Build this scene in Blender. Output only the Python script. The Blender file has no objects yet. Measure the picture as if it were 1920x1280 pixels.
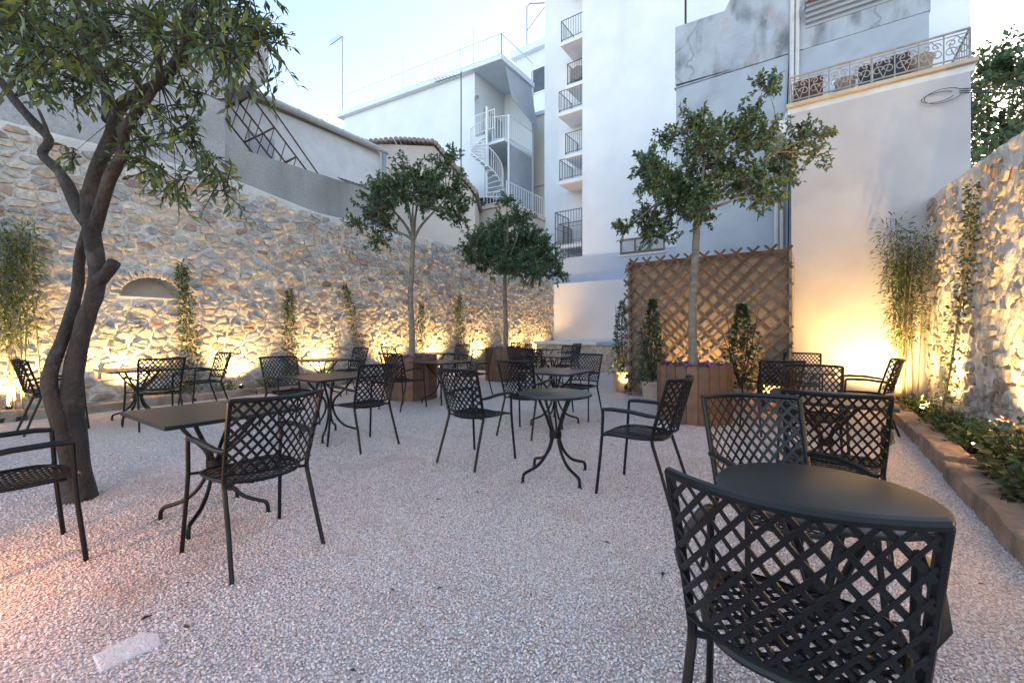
import bpy, math, random
import numpy as np
from mathutils import Vector, Matrix, noise as mnoise

R = math.radians
random.seed(7)
rng = np.random.default_rng(7)
scene = bpy.context.scene
col = scene.collection

# ------------------------------------------------------------------ camera
# court frame: +y runs down the court to the far wall, +x to the right-hand wall, metres
cam_d = bpy.data.cameras.new('camera')
cam_d.sensor_width = 36.0
cam_d.lens = 15.28
cam_d.shift_y = -0.0094
cam_d.clip_start = 0.05
cam_d.clip_end = 500
cam = bpy.data.objects.new('camera', cam_d)
col.objects.link(cam)
cam.location = (0, 0, 1.2)
cam.rotation_euler = (R(90), 0, R(34.874))
scene.camera = cam

# ------------------------------------------------------------------ sky, sun, exposure
SUN_EL, SUN_AZ = R(14), R(6)
world = bpy.data.worlds.new('World')
scene.world = world
world.use_nodes = True
wn = world.node_tree
bg = wn.nodes['Background']
sky = wn.nodes.new('ShaderNodeTexSky')
sky.sky_type = 'NISHITA'
sky.sun_disc = False
sky.sun_elevation = SUN_EL
sky.sun_rotation = SUN_AZ
sky.air_density = 1.0
sky.dust_density = 0.6
sky.ozone_density = 1.0
wn.links.new(sky.outputs['Color'], bg.inputs['Color'])
bg.inputs['Strength'].default_value = 0.15
sun_d = bpy.data.lights.new('sun', 'SUN')
sun_d.energy = 0.3
sun_d.angle = R(25)
sun_d.color = (1.0, 0.86, 0.74)
sun = bpy.data.objects.new('sun', sun_d)
col.objects.link(sun)
sd = Vector((math.sin(SUN_AZ) * math.cos(SUN_EL), math.cos(SUN_AZ) * math.cos(SUN_EL), math.sin(SUN_EL)))
sun.rotation_euler = sd.to_track_quat('Z', 'Y').to_euler()
vs = scene.view_settings
vs.view_transform = 'Standard'
vs.look = 'None'
vs.exposure = 2.12
vs.gamma = 1
vs.use_white_balance = True      # camera white balance set for blue dusk light
vs.white_balance_temperature = 7050
vs.white_balance_tint = 16
vs.use_curve_mapping = False
scene.cycles.use_denoising = True
scene.cycles.max_bounces = 6
scene.cycles.caustics_reflective = False
scene.cycles.caustics_refractive = False
LAMP = 3.0          # strength of all garden lamps together

# ------------------------------------------------------------------ materials
def nodes_of(name):
    m = bpy.data.materials.new(name)
    m.use_nodes = True
    nt = m.node_tree
    return m, nt, nt.nodes['Principled BSDF']

def N(nt, t, **kw):
    n = nt.nodes.new(t)
    for k, v in kw.items():
        if k in n.inputs.keys() if hasattr(n, 'inputs') else False:
            n.inputs[k].default_value = v
        else:
            setattr(n, k, v)
    return n

def c4(c):
    return (c[0], c[1], c[2], 1.0)

def mat(name, c1, c2=None, scale=4.0, rough=0.8, bump=0.0, bscale=60.0, stretch=(1, 1, 1), lo=0.35, hi=0.65,
        c3=None, s3=1.2, lo3=0.5, hi3=0.7, st3=(1, 1, 1), metal=0.0, spec=0.5, coord='Object', bdist=0.02, detail=6):
    m, nt, p = nodes_of(name)
    p.inputs['Roughness'].default_value = rough
    p.inputs['Metallic'].default_value = metal
    p.inputs['Specular IOR Level'].default_value = spec
    p.inputs['Base Color'].default_value = c4(c1)
    tc = nt.nodes.new('ShaderNodeTexCoord')
    if c2 is not None:
        mp = nt.nodes.new('ShaderNodeMapping'); mp.inputs['Scale'].default_value = stretch
        nt.links.new(tc.outputs[coord], mp.inputs['Vector'])
        n = nt.nodes.new('ShaderNodeTexNoise'); n.inputs['Scale'].default_value = scale; n.inputs['Detail'].default_value = detail
        n.inputs['Roughness'].default_value = 0.62
        nt.links.new(mp.outputs[0], n.inputs['Vector'])
        r = nt.nodes.new('ShaderNodeValToRGB')
        r.color_ramp.elements[0].position = lo; r.color_ramp.elements[0].color = c4(c1)
        r.color_ramp.elements[1].position = hi; r.color_ramp.elements[1].color = c4(c2)
        nt.links.new(n.outputs['Fac'], r.inputs['Fac'])
        out = r.outputs['Color']
        if c3 is not None:
            mp3 = nt.nodes.new('ShaderNodeMapping'); mp3.inputs['Scale'].default_value = st3
            nt.links.new(tc.outputs[coord], mp3.inputs['Vector'])
            n3 = nt.nodes.new('ShaderNodeTexNoise'); n3.inputs['Scale'].default_value = s3; n3.inputs['Detail'].default_value = 7
            nt.links.new(mp3.outputs[0], n3.inputs['Vector'])
            mr = nt.nodes.new('ShaderNodeMapRange'); mr.inputs[1].default_value = lo3; mr.inputs[2].default_value = hi3
            nt.links.new(n3.outputs['Fac'], mr.inputs[0])
            mx = nt.nodes.new('ShaderNodeMix'); mx.data_type = 'RGBA'
            nt.links.new(mr.outputs[0], mx.inputs['Factor'])
            nt.links.new(out, mx.inputs['A']); mx.inputs['B'].default_value = c4(c3)
            out = mx.outputs['Result']
        nt.links.new(out, p.inputs['Base Color'])
    if bump > 0:
        nb = nt.nodes.new('ShaderNodeTexNoise'); nb.inputs['Scale'].default_value = bscale; nb.inputs['Detail'].default_value = 5
        nt.links.new(tc.outputs[coord], nb.inputs['Vector'])
        b = nt.nodes.new('ShaderNodeBump'); b.inputs['Strength'].default_value = bump; b.inputs['Distance'].default_value = bdist
        nt.links.new(nb.outputs['Fac'], b.inputs['Height'])
        nt.links.new(b.outputs[0], p.inputs['Normal'])
    return m

def tinted(name, rough, var=0.35, vscale=14.0, bump=0.4, bscale=45.0, transl=0.0, spec=0.5, atype='GEOMETRY', bdist=0.02):
    """base colour comes from the piece's own 'tint' attribute, broken up by noise"""
    m, nt, p = nodes_of(name)
    p.inputs['Roughness'].default_value = rough
    p.inputs['Specular IOR Level'].default_value = spec
    a = nt.nodes.new('ShaderNodeAttribute'); a.attribute_name = 'tint'; a.attribute_type = atype
    out = a.outputs['Color']
    tc = nt.nodes.new('ShaderNodeTexCoord')
    if var > 0:
        n = nt.nodes.new('ShaderNodeTexNoise'); n.inputs['Scale'].default_value = vscale; n.inputs['Detail'].default_value = 7
        nt.links.new(tc.outputs['Object'], n.inputs['Vector'])
        mr = nt.nodes.new('ShaderNodeMapRange')
        mr.inputs[1].default_value = 0.3; mr.inputs[2].default_value = 0.7
        mr.inputs[3].default_value = 1 - var; mr.inputs[4].default_value = 1 + var
        nt.links.new(n.outputs['Fac'], mr.inputs[0])
        mul = nt.nodes.new('ShaderNodeVectorMath'); mul.operation = 'SCALE'
        nt.links.new(out, mul.inputs[0]); nt.links.new(mr.outputs[0], mul.inputs['Scale'])
        out = mul.outputs[0]
    nt.links.new(out, p.inputs['Base Color'])
    if bump > 0:
        nb = nt.nodes.new('ShaderNodeTexNoise'); nb.inputs['Scale'].default_value = bscale; nb.inputs['Detail'].default_value = 6
        nt.links.new(tc.outputs['Object'], nb.inputs['Vector'])
        b = nt.nodes.new('ShaderNodeBump'); b.inputs['Strength'].default_value = bump; b.inputs['Distance'].default_value = bdist
        nt.links.new(nb.outputs['Fac'], b.inputs['Height']); nt.links.new(b.outputs[0], p.inputs['Normal'])
    if transl > 0:
        t = nt.nodes.new('ShaderNodeBsdfTranslucent'); nt.links.new(out, t.inputs['Color'])
        mx = nt.nodes.new('ShaderNodeMixShader'); mx.inputs[0].default_value = transl
        nt.links.new(p.outputs[0], mx.inputs[1]); nt.links.new(t.outputs[0], mx.inputs[2])
        nt.links.new(mx.outputs[0], nt.nodes['Material Output'].inputs['Surface'])
    return m

def emis(name, c, s):
    m, nt, p = nodes_of(name)
    p.inputs['Base Color'].default_value = (0.8, 0.8, 0.8, 1)
    p.inputs['Emission Color'].default_value = c4(c)
    p.inputs['Emission Strength'].default_value = s
    return m

def peeling(name, base1, base2, stain, salmon, stain_lo=.50, stain_hi=.66):
    m = mat(name, base1, base2, 1.6, 0.92, 0.5, 14, c3=stain, s3=2.4, lo3=stain_lo, hi3=stain_hi, st3=(1, 1, .38), bdist=0.02)
    nt = m.node_tree; p = nt.nodes['Principled BSDF']
    src = p.inputs['Base Color'].links[0].from_socket
    tc = nt.nodes.new('ShaderNodeTexCoord')
    n = nt.nodes.new('ShaderNodeTexNoise'); n.inputs['Scale'].default_value = 1.05; n.inputs['Detail'].default_value = 9; n.inputs['Roughness'].default_value = .68
    nt.links.new(tc.outputs['Object'], n.inputs['Vector'])
    r = nt.nodes.new('ShaderNodeMapRange'); r.inputs[1].default_value = .575; r.inputs[2].default_value = .61
    nt.links.new(n.outputs['Fac'], r.inputs[0])
    mx = nt.nodes.new('ShaderNodeMix'); mx.data_type = 'RGBA'
    sc_ = nt.nodes.new('ShaderNodeMath'); sc_.operation = 'MULTIPLY'; sc_.inputs[1].default_value = .6
    nt.links.new(r.outputs[0], sc_.inputs[0]); nt.links.new(sc_.outputs[0], mx.inputs['Factor'])
    nt.links.new(src, mx.inputs['A']); mx.inputs['B'].default_value = c4(salmon)
    v = nt.nodes.new('ShaderNodeTexVoronoi'); v.feature = 'DISTANCE_TO_EDGE'; v.inputs['Scale'].default_value = .55
    nz = nt.nodes.new('ShaderNodeTexNoise'); nz.inputs['Scale'].default_value = 3; nz.inputs['Detail'].default_value = 6
    nt.links.new(tc.outputs['Object'], nz.inputs['Vector'])
    ad = nt.nodes.new('ShaderNodeMixRGB'); ad.blend_type = 'ADD'; ad.inputs[0].default_value = .35
    nt.links.new(tc.outputs['Object'], ad.inputs[1]); nt.links.new(nz.outputs['Color'], ad.inputs[2]); nt.links.new(ad.outputs[0], v.inputs['Vector'])
    cr = nt.nodes.new('ShaderNodeMapRange'); cr.inputs[1].default_value = .0; cr.inputs[2].default_value = .012; cr.inputs[3].default_value = .55; cr.inputs[4].default_value = 0
    nt.links.new(v.outputs['Distance'], cr.inputs[0])
    m2 = nt.nodes.new('ShaderNodeMix'); m2.data_type = 'RGBA'
    nt.links.new(cr.outputs[0], m2.inputs['Factor']); nt.links.new(mx.outputs['Result'], m2.inputs['A']); m2.inputs['B'].default_value = (0.14, 0.14, 0.15, 1)
    nt.links.new(m2.outputs['Result'], p.inputs['Base Color'])
    return m

WARM = (1.0, 0.64, 0.22)
MT = {
    'metal': mat('black_metal', (0.0035, 0.004, 0.005), (0.008, 0.0085, 0.010), 9, 0.36, 0.08, 260, bdist=0.002, spec=0.3),
    'tabletop': mat('table_top', (0.010, 0.0115, 0.014), (0.017, 0.0185, 0.021), 3, 0.34, 0.03, 260, bdist=0.001, spec=0.4),
    'stone': tinted('rubble_stone', 0.85, 0.32, 16, 0.7, 38),
    'mortar': mat('lime_mortar', (0.58, 0.54, 0.50), (0.68, 0.64, 0.60), 3.5, 0.92, 0.7, 30, c3=(0.42, 0.35, 0.28), s3=1.5, lo3=0.52, hi3=0.75, bdist=0.03),
    'kerb': mat('sandstone_kerb', (0.24, 0.17, 0.13), (0.36, 0.27, 0.21), 5, 0.9, 0.9, 30, c3=(0.15, 0.115, 0.09), s3=3, bdist=0.03),
    'soil': mat('dark_soil', (0.03, 0.022, 0.016), (0.07, 0.05, 0.035), 20, 0.95, 0.9, 60),
    'bark': mat('tree_bark', (0.026, 0.019, 0.016), (0.062, 0.047, 0.039), 7, 0.9, 0.8, 22, stretch=(1, 1, 0.35), c3=(0.10, 0.085, 0.08), s3=5, lo3=0.58, hi3=0.74, bdist=0.045),
    'bark_pale': mat('grey_bark', (0.15, 0.125, 0.10), (0.25, 0.215, 0.18), 10, 0.9, 0.6, 60, stretch=(1, 1, 2.5), bdist=0.01),
    'leaf': tinted('leaf', 0.38, 0.0, transl=0.22, bump=0),
    'petal': tinted('petal', 0.6, 0.0, transl=0.3, bump=0),
    'cane': mat('bamboo_cane', (0.30, 0.21, 0.11), (0.42, 0.31, 0.17), 6, 0.5, 0.1, 60),
    'plank': tinted('planter_plank', 0.7, 0.35, 7, 0.35, 60, bdist=0.006),
    'lath': tinted('trellis_lath', 0.75, 0.35, 12, 0.35, 70, bdist=0.006),
    'cloth': mat('trellis_backing', (0.25, 0.20, 0.165), (0.30, 0.245, 0.205), 3, 0.9, 0.25, 180, bdist=0.004),
    'terracotta': mat('terracotta', (0.36, 0.20, 0.11), (0.46, 0.29, 0.17), 6, 0.8, 0.3, 60, bdist=0.006),
    'terracotta_pale': mat('pale_terracotta', (0.36, 0.27, 0.22), (0.46, 0.37, 0.31), 6, 0.85, 0.3, 60, bdist=0.006),
    'plaster_lit': mat('pale_plaster', (0.43, 0.405, 0.42), (0.48, 0.455, 0.465), 1.5, 0.9, 0.25, 40, c3=(0.39, 0.365, 0.38), s3=0.7, bdist=0.008),
    'plaster_pink': mat('pink_white_plaster', (0.68, 0.645, 0.66), (0.74, 0.70, 0.71), 1.0, 0.9, 0.2, 40, bdist=0.008),
    'plaster_blue': mat('blue_grey_plaster', (0.42, 0.47, 0.58), (0.47, 0.52, 0.63), 1.0, 0.9, 0.2, 40, bdist=0.008),
    'tower': mat('tower_render', (0.70, 0.74, 0.80), (0.78, 0.80, 0.84), 0.7, 0.9, 0.15, 30, c3=(0.60, 0.62, 0.66), s3=0.5, lo3=0.56, hi3=0.8, st3=(1, 1, 0.4), bdist=0.01),
    'white': mat('white_house_render', (0.68, 0.745, 0.81), (0.75, 0.80, 0.85), 0.8, 0.85, 0.1, 30, bdist=0.01),
    'cream': mat('cream_render', (0.72, 0.68, 0.60), (0.78, 0.74, 0.66), 0.8, 0.9, 0.1, 30, bdist=0.01),
    'pinkhouse': mat('pale_pink_render', (0.62, 0.53, 0.47), (0.68, 0.60, 0.54), 1.0, 0.9, 0.15, 30, bdist=0.01),
    'greyplaster_low': mat('grey_plaster', (0.38, 0.425, 0.49), (0.45, 0.495, 0.56), 1.0, 0.92, 0.25, 20, c3=(0.33, 0.365, 0.42), s3=1.4, bdist=0.012),
    'patch': mat('bare_salmon_plaster', (0.50, 0.40, 0.36), (0.56, 0.50, 0.48), 3, 0.92, 0.4, 25),
    'roughcast': mat('grey_roughcast', (0.36, 0.355, 0.36), (0.47, 0.465, 0.47), 22, 0.95, 1.0, 38, c3=(0.30, 0.29, 0.28), s3=0.8, bdist=0.03),
    'parapet': mat('stained_cement', (0.27, 0.265, 0.26), (0.38, 0.375, 0.37), 30, 0.95, 0.7, 60, c3=(0.17, 0.165, 0.15), s3=1.0, lo3=0.45, hi3=0.72, st3=(1, 1, 0.4), bdist=0.015),
    'oldwhite': mat('old_whitewash', (0.60, 0.60, 0.62), (0.70, 0.70, 0.72), 3, 0.9, 0.3, 12, c3=(0.50, 0.48, 0.47), s3=1.0, lo3=0.55, hi3=0.8, st3=(1, 1, 0.4)),
    'tile': mat('roof_tile', (0.27, 0.20, 0.165), (0.38, 0.30, 0.255), 8, 0.9, 0.5, 30),
    'zinc': mat('zinc_gutter', (0.45, 0.45, 0.45), (0.55, 0.55, 0.54), 6, 0.5, 0.1, 30, metal=0.3),
    'pvc': mat('blue_grey_pipe', (0.25, 0.32, 0.40), (0.30, 0.37, 0.45), 4, 0.5),
    'paintwhite': mat('white_paint', (0.78, 0.80, 0.83), (0.82, 0.84, 0.86), 5, 0.5),
    'rust': mat('rusty_steel', (0.055, 0.035, 0.026), (0.11, 0.065, 0.045), 18, 0.85, 0.3, 80),
    'iron': mat('weathered_iron', (0.10, 0.085, 0.08), (0.18, 0.15, 0.14), 12, 0.7),
    'ironpale': mat('dusty_iron', (0.26, 0.24, 0.235), (0.36, 0.34, 0.33), 12, 0.75),
    'darkgreen': mat('dark_green_iron', (0.08, 0.095, 0.10), (0.12, 0.135, 0.14), 10, 0.6),
    'awning': mat('grey_awning', (0.36, 0.39, 0.44), (0.42, 0.45, 0.50), 2, 0.85, 0.15, 300, bdist=0.002),
    'glass': mat('dark_window_glass', (0.06, 0.075, 0.09), (0.09, 0.105, 0.12), 2, 0.12),
    'frosted': mat('frosted_pane', (0.34, 0.37, 0.41), (0.42, 0.45, 0.49), 4, 0.35),
    'brownwood': mat('brown_window_wood', (0.13, 0.09, 0.07), (0.20, 0.15, 0.12), 14, 0.7, 0.2, 80),
    'maroon': mat('dark_red_panel', (0.10, 0.035, 0.03), (0.15, 0.06, 0.05), 6, 0.7),
    'blacktank': mat('black_plastic', (0.012, 0.014, 0.018), (0.02, 0.022, 0.026), 4, 0.4),
    'edgeyellow': mat('bare_slab_edge', (0.46, 0.36, 0.26), (0.52, 0.44, 0.35), 8, 0.9, 0.5, 40),
    'corrug': mat('corrugated_sheet', (0.06, 0.065, 0.07), (0.13, 0.14, 0.15), 5, 0.6),
    'ledge': mat('pale_stone_slab', (0.62, 0.60, 0.60), (0.70, 0.68, 0.67), 6, 0.85, 0.3, 30),
    'slab': mat('buried_paver', (0.62, 0.56, 0.55), (0.70, 0.65, 0.64), 9, 0.9, 0.4, 50),
    'lens': emis('lamp_lens', (1.0, 0.72, 0.34), 25.0),
    'lantern': emis('lantern_glass', (1.0, 0.36, 0.10), 6.0),
    'wire': mat('black_cable', (0.02, 0.02, 0.022), (0.03, 0.03, 0.03), 5, 0.6),
}

MT['greyplaster'] = peeling('weathered_grey_plaster', (0.36, 0.40, 0.46), (0.47, 0.51, 0.565), (0.19, 0.205, 0.23), (0.48, 0.39, 0.37))

# ------------------------------------------------------------------ builders
class MB:
    """collects shapes and links them as ONE mesh object"""
    def __init__(self):
        self.v = []; self.f = []
    def add(self, vs, fs):
        o = len(self.v)
        self.v += [tuple(p) for p in vs]
        self.f += [tuple(i + o for i in q) for q in fs]
        return self
    def box(self, x0, x1, y0, y1, z0, z1):
        v = [(x0, y0, z0), (x1, y0, z0), (x1, y1, z0), (x0, y1, z0), (x0, y0, z1), (x1, y0, z1), (x1, y1, z1), (x0, y1, z1)]
        return self.add(v, [(3, 2, 1, 0), (4, 5, 6, 7), (0, 1, 5, 4), (1, 2, 6, 5), (2, 3, 7, 6), (3, 0, 4, 7)])
    def tube(self, pts, rad, n=8, cap=True):
        P = [Vector(p) for p in pts]; m = len(P)
        if not hasattr(rad, '__len__'): rad = [rad] * m
        vs = []; nrm = None
        for i in range(m):
            t = (P[min(i + 1, m - 1)] - P[max(i - 1, 0)])
            if t.length < 1e-9: t = Vector((0, 0, 1))
            t.normalize()
            if nrm is None:
                nrm = t.orthogonal().normalized()
            else:
                nrm = (nrm - t * nrm.dot(t))
                nrm = nrm.normalized() if nrm.length > 1e-6 else t.orthogonal().normalized()
            b = t.cross(nrm)
            for k in range(n):
                a = 2 * math.pi * k / n
                vs.append(P[i] + (nrm * math.cos(a) + b * math.sin(a)) * rad[i])
        fs = []
        for i in range(m - 1):
            for k in range(n):
                k2 = (k + 1) % n
                fs.append((i * n + k, i * n + k2, (i + 1) * n + k2, (i + 1) * n + k))
        if cap:
            fs.append(tuple(reversed(range(n)))); fs.append(tuple(range((m - 1) * n, m * n)))
        return self.add(vs, fs)
    def lathe(self, prof, n=28, c=(0, 0)):
        m = len(prof)
        vs = [(c[0] + r * math.cos(2 * math.pi * k / n), c[1] + r * math.sin(2 * math.pi * k / n), z) for r, z in prof for k in range(n)]
        fs = [(i * n + k, i * n + (k + 1) % n, (i + 1) * n + (k + 1) % n, (i + 1) * n + k) for i in range(m - 1) for k in range(n)]
        fs.append(tuple(reversed(range(n)))); fs.append(tuple(range((m - 1) * n, m * n)))
        return self.add(vs, fs)
    def prism(self, poly, d):
        """poly: 3-D polygon, d: extrusion vector"""
        n = len(poly); d = Vector(d)
        vs = [Vector(p) for p in poly] + [Vector(p) + d for p in poly]
        fs = [tuple(reversed(range(n))), tuple(range(n, 2 * n))] + [(i, (i + 1) % n, (i + 1) % n + n, i + n) for i in range(n)]
        return self.add(vs, fs)
    def build(self, name, m, parent=None, smooth=False, bevel=0.0):
        me = bpy.data.meshes.new(name)
        me.from_pydata([tuple(p) for p in self.v], [], self.f)
        me.update()
        return link(name, me, m, parent, smooth, bevel)

def link(name, me, m, parent=None, smooth=False, bevel=0.0):
    if m is not None and not me.materials:
        me.materials.append(MT[m] if isinstance(m, str) else m)
    if smooth:
        me.polygons.foreach_set('use_smooth', [True] * len(me.polygons))
        try: me.set_sharp_from_angle(angle=R(40))
        except Exception: pass
    o = bpy.data.objects.new(name, me)
    col.objects.link(o)
    if parent is not None: o.parent = parent
    if bevel > 0:
        b = o.modifiers.new('bevel', 'BEVEL'); b.width = bevel; b.segments = 2; b.limit_method = 'ANGLE'
    return o

def tag(o, label, cat, group=None, kind=None):
    if label: o['label'] = label
    if cat: o['category'] = cat
    if group: o['group'] = group
    if kind: o['kind'] = kind
    return o

def thing(name, label, cat, loc=(0, 0, 0), rz=0.0, group=None):
    o = bpy.data.objects.new(name, None)
    o.empty_display_size = 0.1
    col.objects.link(o)
    o.location = loc; o.rotation_euler = (0, 0, R(rz))
    return tag(o, label, cat, group)

def copy_tree(o, parent=None):
    c = o.copy(); col.objects.link(c)
    if parent is not None: c.parent = parent
    for ch in [x for x in bpy.data.objects if x.parent == o]:
        copy_tree(ch, c)
    return c

def set_tint(me, cols):
    a = me.attributes.new('tint', 'FLOAT_COLOR', 'POINT')
    a.data.foreach_set('color', np.asarray(cols, dtype=np.float32).ravel())

def lerp(a, b, t): return a + (b - a) * t

def vnoise(x, y, s, seed=0):
    return mnoise.noise(Vector((x * s, y * s, seed * 7.13)))

# ------------------------------------------------------------------ leaves and branches
def leaf_object(name, P, D, Nn, L, W, C, m, parent, fold=0.18, droop=0.12):
    """P base points, D directions, Nn up-ish normals, L lengths, W widths, C colours; all leaves as one mesh"""
    P = np.asarray(P, float); D = np.asarray(D, float); Nn = np.asarray(Nn, float)
    n = len(P)
    D /= np.linalg.norm(D, axis=1, keepdims=True) + 1e-9
    S = np.cross(D, Nn); S /= np.linalg.norm(S, axis=1, keepdims=True) + 1e-9
    U = np.cross(S, D)
    L = np.asarray(L).reshape(-1, 1); W = np.asarray(W).reshape(-1, 1)
    mid = P + D * L * 0.46
    v = np.stack([P, mid + S * W * 0.5 + U * W * fold, mid - S * W * 0.5 + U * W * fold, mid, P + D * L - U * L * droop], 1).reshape(-1, 3)
    i = (np.arange(n) * 5)[:, None]
    f = np.concatenate([i + np.array([[0, 3, 1]]), i + np.array([[0, 2, 3]]), i + np.array([[3, 4, 1]]), i + np.array([[2, 4, 3]])], 0)
    me = bpy.data.meshes.new(name)
    me.from_pydata(v.tolist(), [], f.tolist())
    C = np.asarray(C, float)
    cc = np.concatenate([np.repeat(C, 5, 0), np.ones((n * 5, 1))], 1)
    set_tint(me, cc)
    o = link(name, me, m, parent, True)
    o['kind'] = 'stuff'
    return o

def rdir(up=0.0):
    d = rng.normal(size=3); d /= np.linalg.norm(d); d[2] += up
    return d / np.linalg.norm(d)

def leafcol(base, var=0.35, yellow=0.1):
    k = 1 + rng.uniform(-var, var)
    c = np.array(base) * k
    if rng.random() < yellow: c = c * np.array([2.0, 1.6, 0.9])
    return np.clip(c, 0, 1)

def clump_tree(root, fork, clumps, leaf_l, leaf_w, base, branch_r=0.035, bark='bark_pale', twigs=10, per=12, up=0.25, droopy=0.0,
               yellow=0.06, crown='crown', start=None, mains=6):
    """limbs run from the fork to each clump; twigs fan out of the clump; leaves sit along the twigs"""
    limbs = MB(); tw = MB()
    P = []; D = []; U = []; L = []; W = []; C = []
    fork = Vector(fork)
    if start is None:
        # a handful of main limbs leave the fork; every clump hangs on the nearest of them
        A = np.array([c[:3] for c in clumps]); k_ = min(mains, len(A))
        cen = A[rng.choice(len(A), k_, replace=False)]
        for _ in range(8):
            own = ((A[:, None] - cen[None]) ** 2).sum(2).argmin(1)
            cen = np.array([A[own == j].mean(0) if (own == j).any() else cen[j] for j in range(k_)])
        start = [None] * len(A)
        for j in range(k_):
            e = fork.lerp(Vector(cen[j]), .85); d = e - fork
            b1 = fork + Vector((0, 0, d.length * .35)) * .6 + d * .25; b2 = fork + d * .65 + Vector(rng.normal(size=3) * .08 * d.length)
            pts = [((1 - t) ** 3) * fork + 3 * t * (1 - t) ** 2 * b1 + 3 * t * t * (1 - t) * b2 + t ** 3 * e for t in (q / 9 for q in range(10))]
            limbs.tube(pts, [lerp(branch_r, branch_r * .35, q / 9) for q in range(10)], 7)
            for i in range(len(A)):
                if own[i] == j:
                    start[i] = min(pts[4:], key=lambda p: (p - Vector(A[i])).length)
        branch_r = branch_r * .38
    for ci, (cx, cy, cz, r) in enumerate(clumps):
        c = Vector((cx, cy, cz))
        f0 = Vector(start[ci]) if start is not None and start[ci] is not None else fork
        mid = f0.lerp(c, 0.5) + Vector(rng.normal(size=3) * 0.05 * (c - f0).length) + Vector((0, 0, 0.06 * (c - f0).length))
        pts = []
        for k in range(7):
            t = k / 6
            pts.append(f0.lerp(mid, t).lerp(mid.lerp(c, t), t))
        br = branch_r * (0.6 + 0.5 * rng.random())
        limbs.tube(pts, [lerp(br, br * 0.25, k / 6) for k in range(7)], 6)
        nt_ = max(4, int(twigs * (r / 0.4) ** 1.5))
        for _ in range(nt_):
            d = Vector(rdir(up))
            st = c + Vector(rdir()) * r * 0.35 * rng.random()
            ln = r * (0.55 + 0.65 * rng.random())
            bend = Vector((0, 0, -droopy * ln)) + Vector(rng.normal(size=3) * 0.12 * ln)
            tp = [st, st + d * ln * 0.5 + bend * 0.25, st + d * ln + bend]
            tw.tube(tp, [0.006, 0.0045, 0.002], 3, False)
            k = max(4, int(per * ln / 0.3))
            for j in range(k):
                t = 0.15 + 0.85 * (j + rng.random()) / k
                p = tp[0].lerp(tp[1], min(1, t * 2)) if t < 0.5 else tp[1].lerp(tp[2], t * 2 - 1)
                tang = (tp[2] - tp[0]).normalized()
                dd = np.array(tang) * 0.7 + rdir() * 0.9 + np.array([0, 0, -droopy * 0.9])
                P.append(p); D.append(dd); U.append(rdir(1.2))
                s = rng.uniform(0.65, 1.2)
                L.append(leaf_l * s); W.append(leaf_w * s); C.append(leafcol(base, 0.4, yellow))
    limbs.build('limb', bark, root, True)
    t_ = tw.build('twig', bark, root, True); t_['kind'] = 'stuff'
    return leaf_object(crown, P, D, U, L, W, C, 'leaf', root)

# ------------------------------------------------------------------ setting: ground
def gravel_material():
    m, nt, p = nodes_of('gravel')
    p.inputs['Roughness'].default_value = 0.9
    tc = nt.nodes.new('ShaderNodeTexCoord')
    v = nt.nodes.new('ShaderNodeTexVoronoi'); v.inputs['Scale'].default_value = 62; v.inputs['Randomness'].default_value = 1
    nt.links.new(tc.outputs['Object'], v.inputs['Vector'])
    sep = nt.nodes.new('ShaderNodeSeparateColor'); nt.links.new(v.outputs['Color'], sep.inputs[0])
    r = nt.nodes.new('ShaderNodeValToRGB')
    els = r.color_ramp.elements
    els[0].position = 0; els[0].color = (0.58, 0.44, 0.38, 1)
    els[1].position = 1; els[1].color = (0.85, 0.75, 0.71, 1)
    for pos, cc in ((0.25, (0.74, 0.58, 0.51)), (0.5, (0.79, 0.66, 0.61)), (0.75, (0.74, 0.65, 0.62))):
        e = els.new(pos); e.color = c4(cc)
    nt.links.new(sep.outputs[0], r.inputs[0])
    mr = nt.nodes.new('ShaderNodeMapRange'); mr.inputs[1].default_value = 0.0; mr.inputs[2].default_value = 0.75
    mr.inputs[3].default_value = 1.06; mr.inputs[4].default_value = 0.62
    nt.links.new(v.outputs['Distance'], mr.inputs[0])
    n = nt.nodes.new('ShaderNodeTexNoise'); n.inputs['Scale'].default_value = 1.1; n.inputs['Detail'].default_value = 6
    nt.links.new(tc.outputs['Object'], n.inputs['Vector'])
    mr2 = nt.nodes.new('ShaderNodeMapRange'); mr2.inputs[1].default_value = 0.3; mr2.inputs[2].default_value = 0.7
    mr2.inputs[3].default_value = 0.86; mr2.inputs[4].default_value = 1.05
    nt.links.new(n.outputs['Fac'], mr2.inputs[0])
    mu = nt.nodes.new('ShaderNodeMath'); mu.operation = 'MULTIPLY'
    nt.links.new(mr.outputs[0], mu.inputs[0]); nt.links.new(mr2.outputs[0], mu.inputs[1])
    sc = nt.nodes.new('ShaderNodeVectorMath'); sc.operation = 'SCALE'
    nt.links.new(r.outputs[0], sc.inputs[0]); nt.links.new(mu.outputs[0], sc.inputs['Scale'])
    nt.links.new(sc.outputs[0], p.inputs['Base Color'])
    b = nt.nodes.new('ShaderNodeBump'); b.inputs['Strength'].default_value = 0.9; b.inputs['Distance'].default_value = 0.008; b.invert = True
    nt.links.new(v.outputs['Distance'], b.inputs['Height']); nt.links.new(b.outputs[0], p.inputs['Normal'])
    return m
MT['gravel'] = gravel_material()
MT['pebble'] = tinted('pebble', 0.85, 0.18, 60, 0.0, atype='INSTANCER')

g = MB().add([(-150, -150, 0), (150, -150, 0), (150, 150, 0), (-150, 150, 0)], [(0, 1, 2, 3)]).build('ground', 'gravel')
g['kind'] = 'structure'

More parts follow.
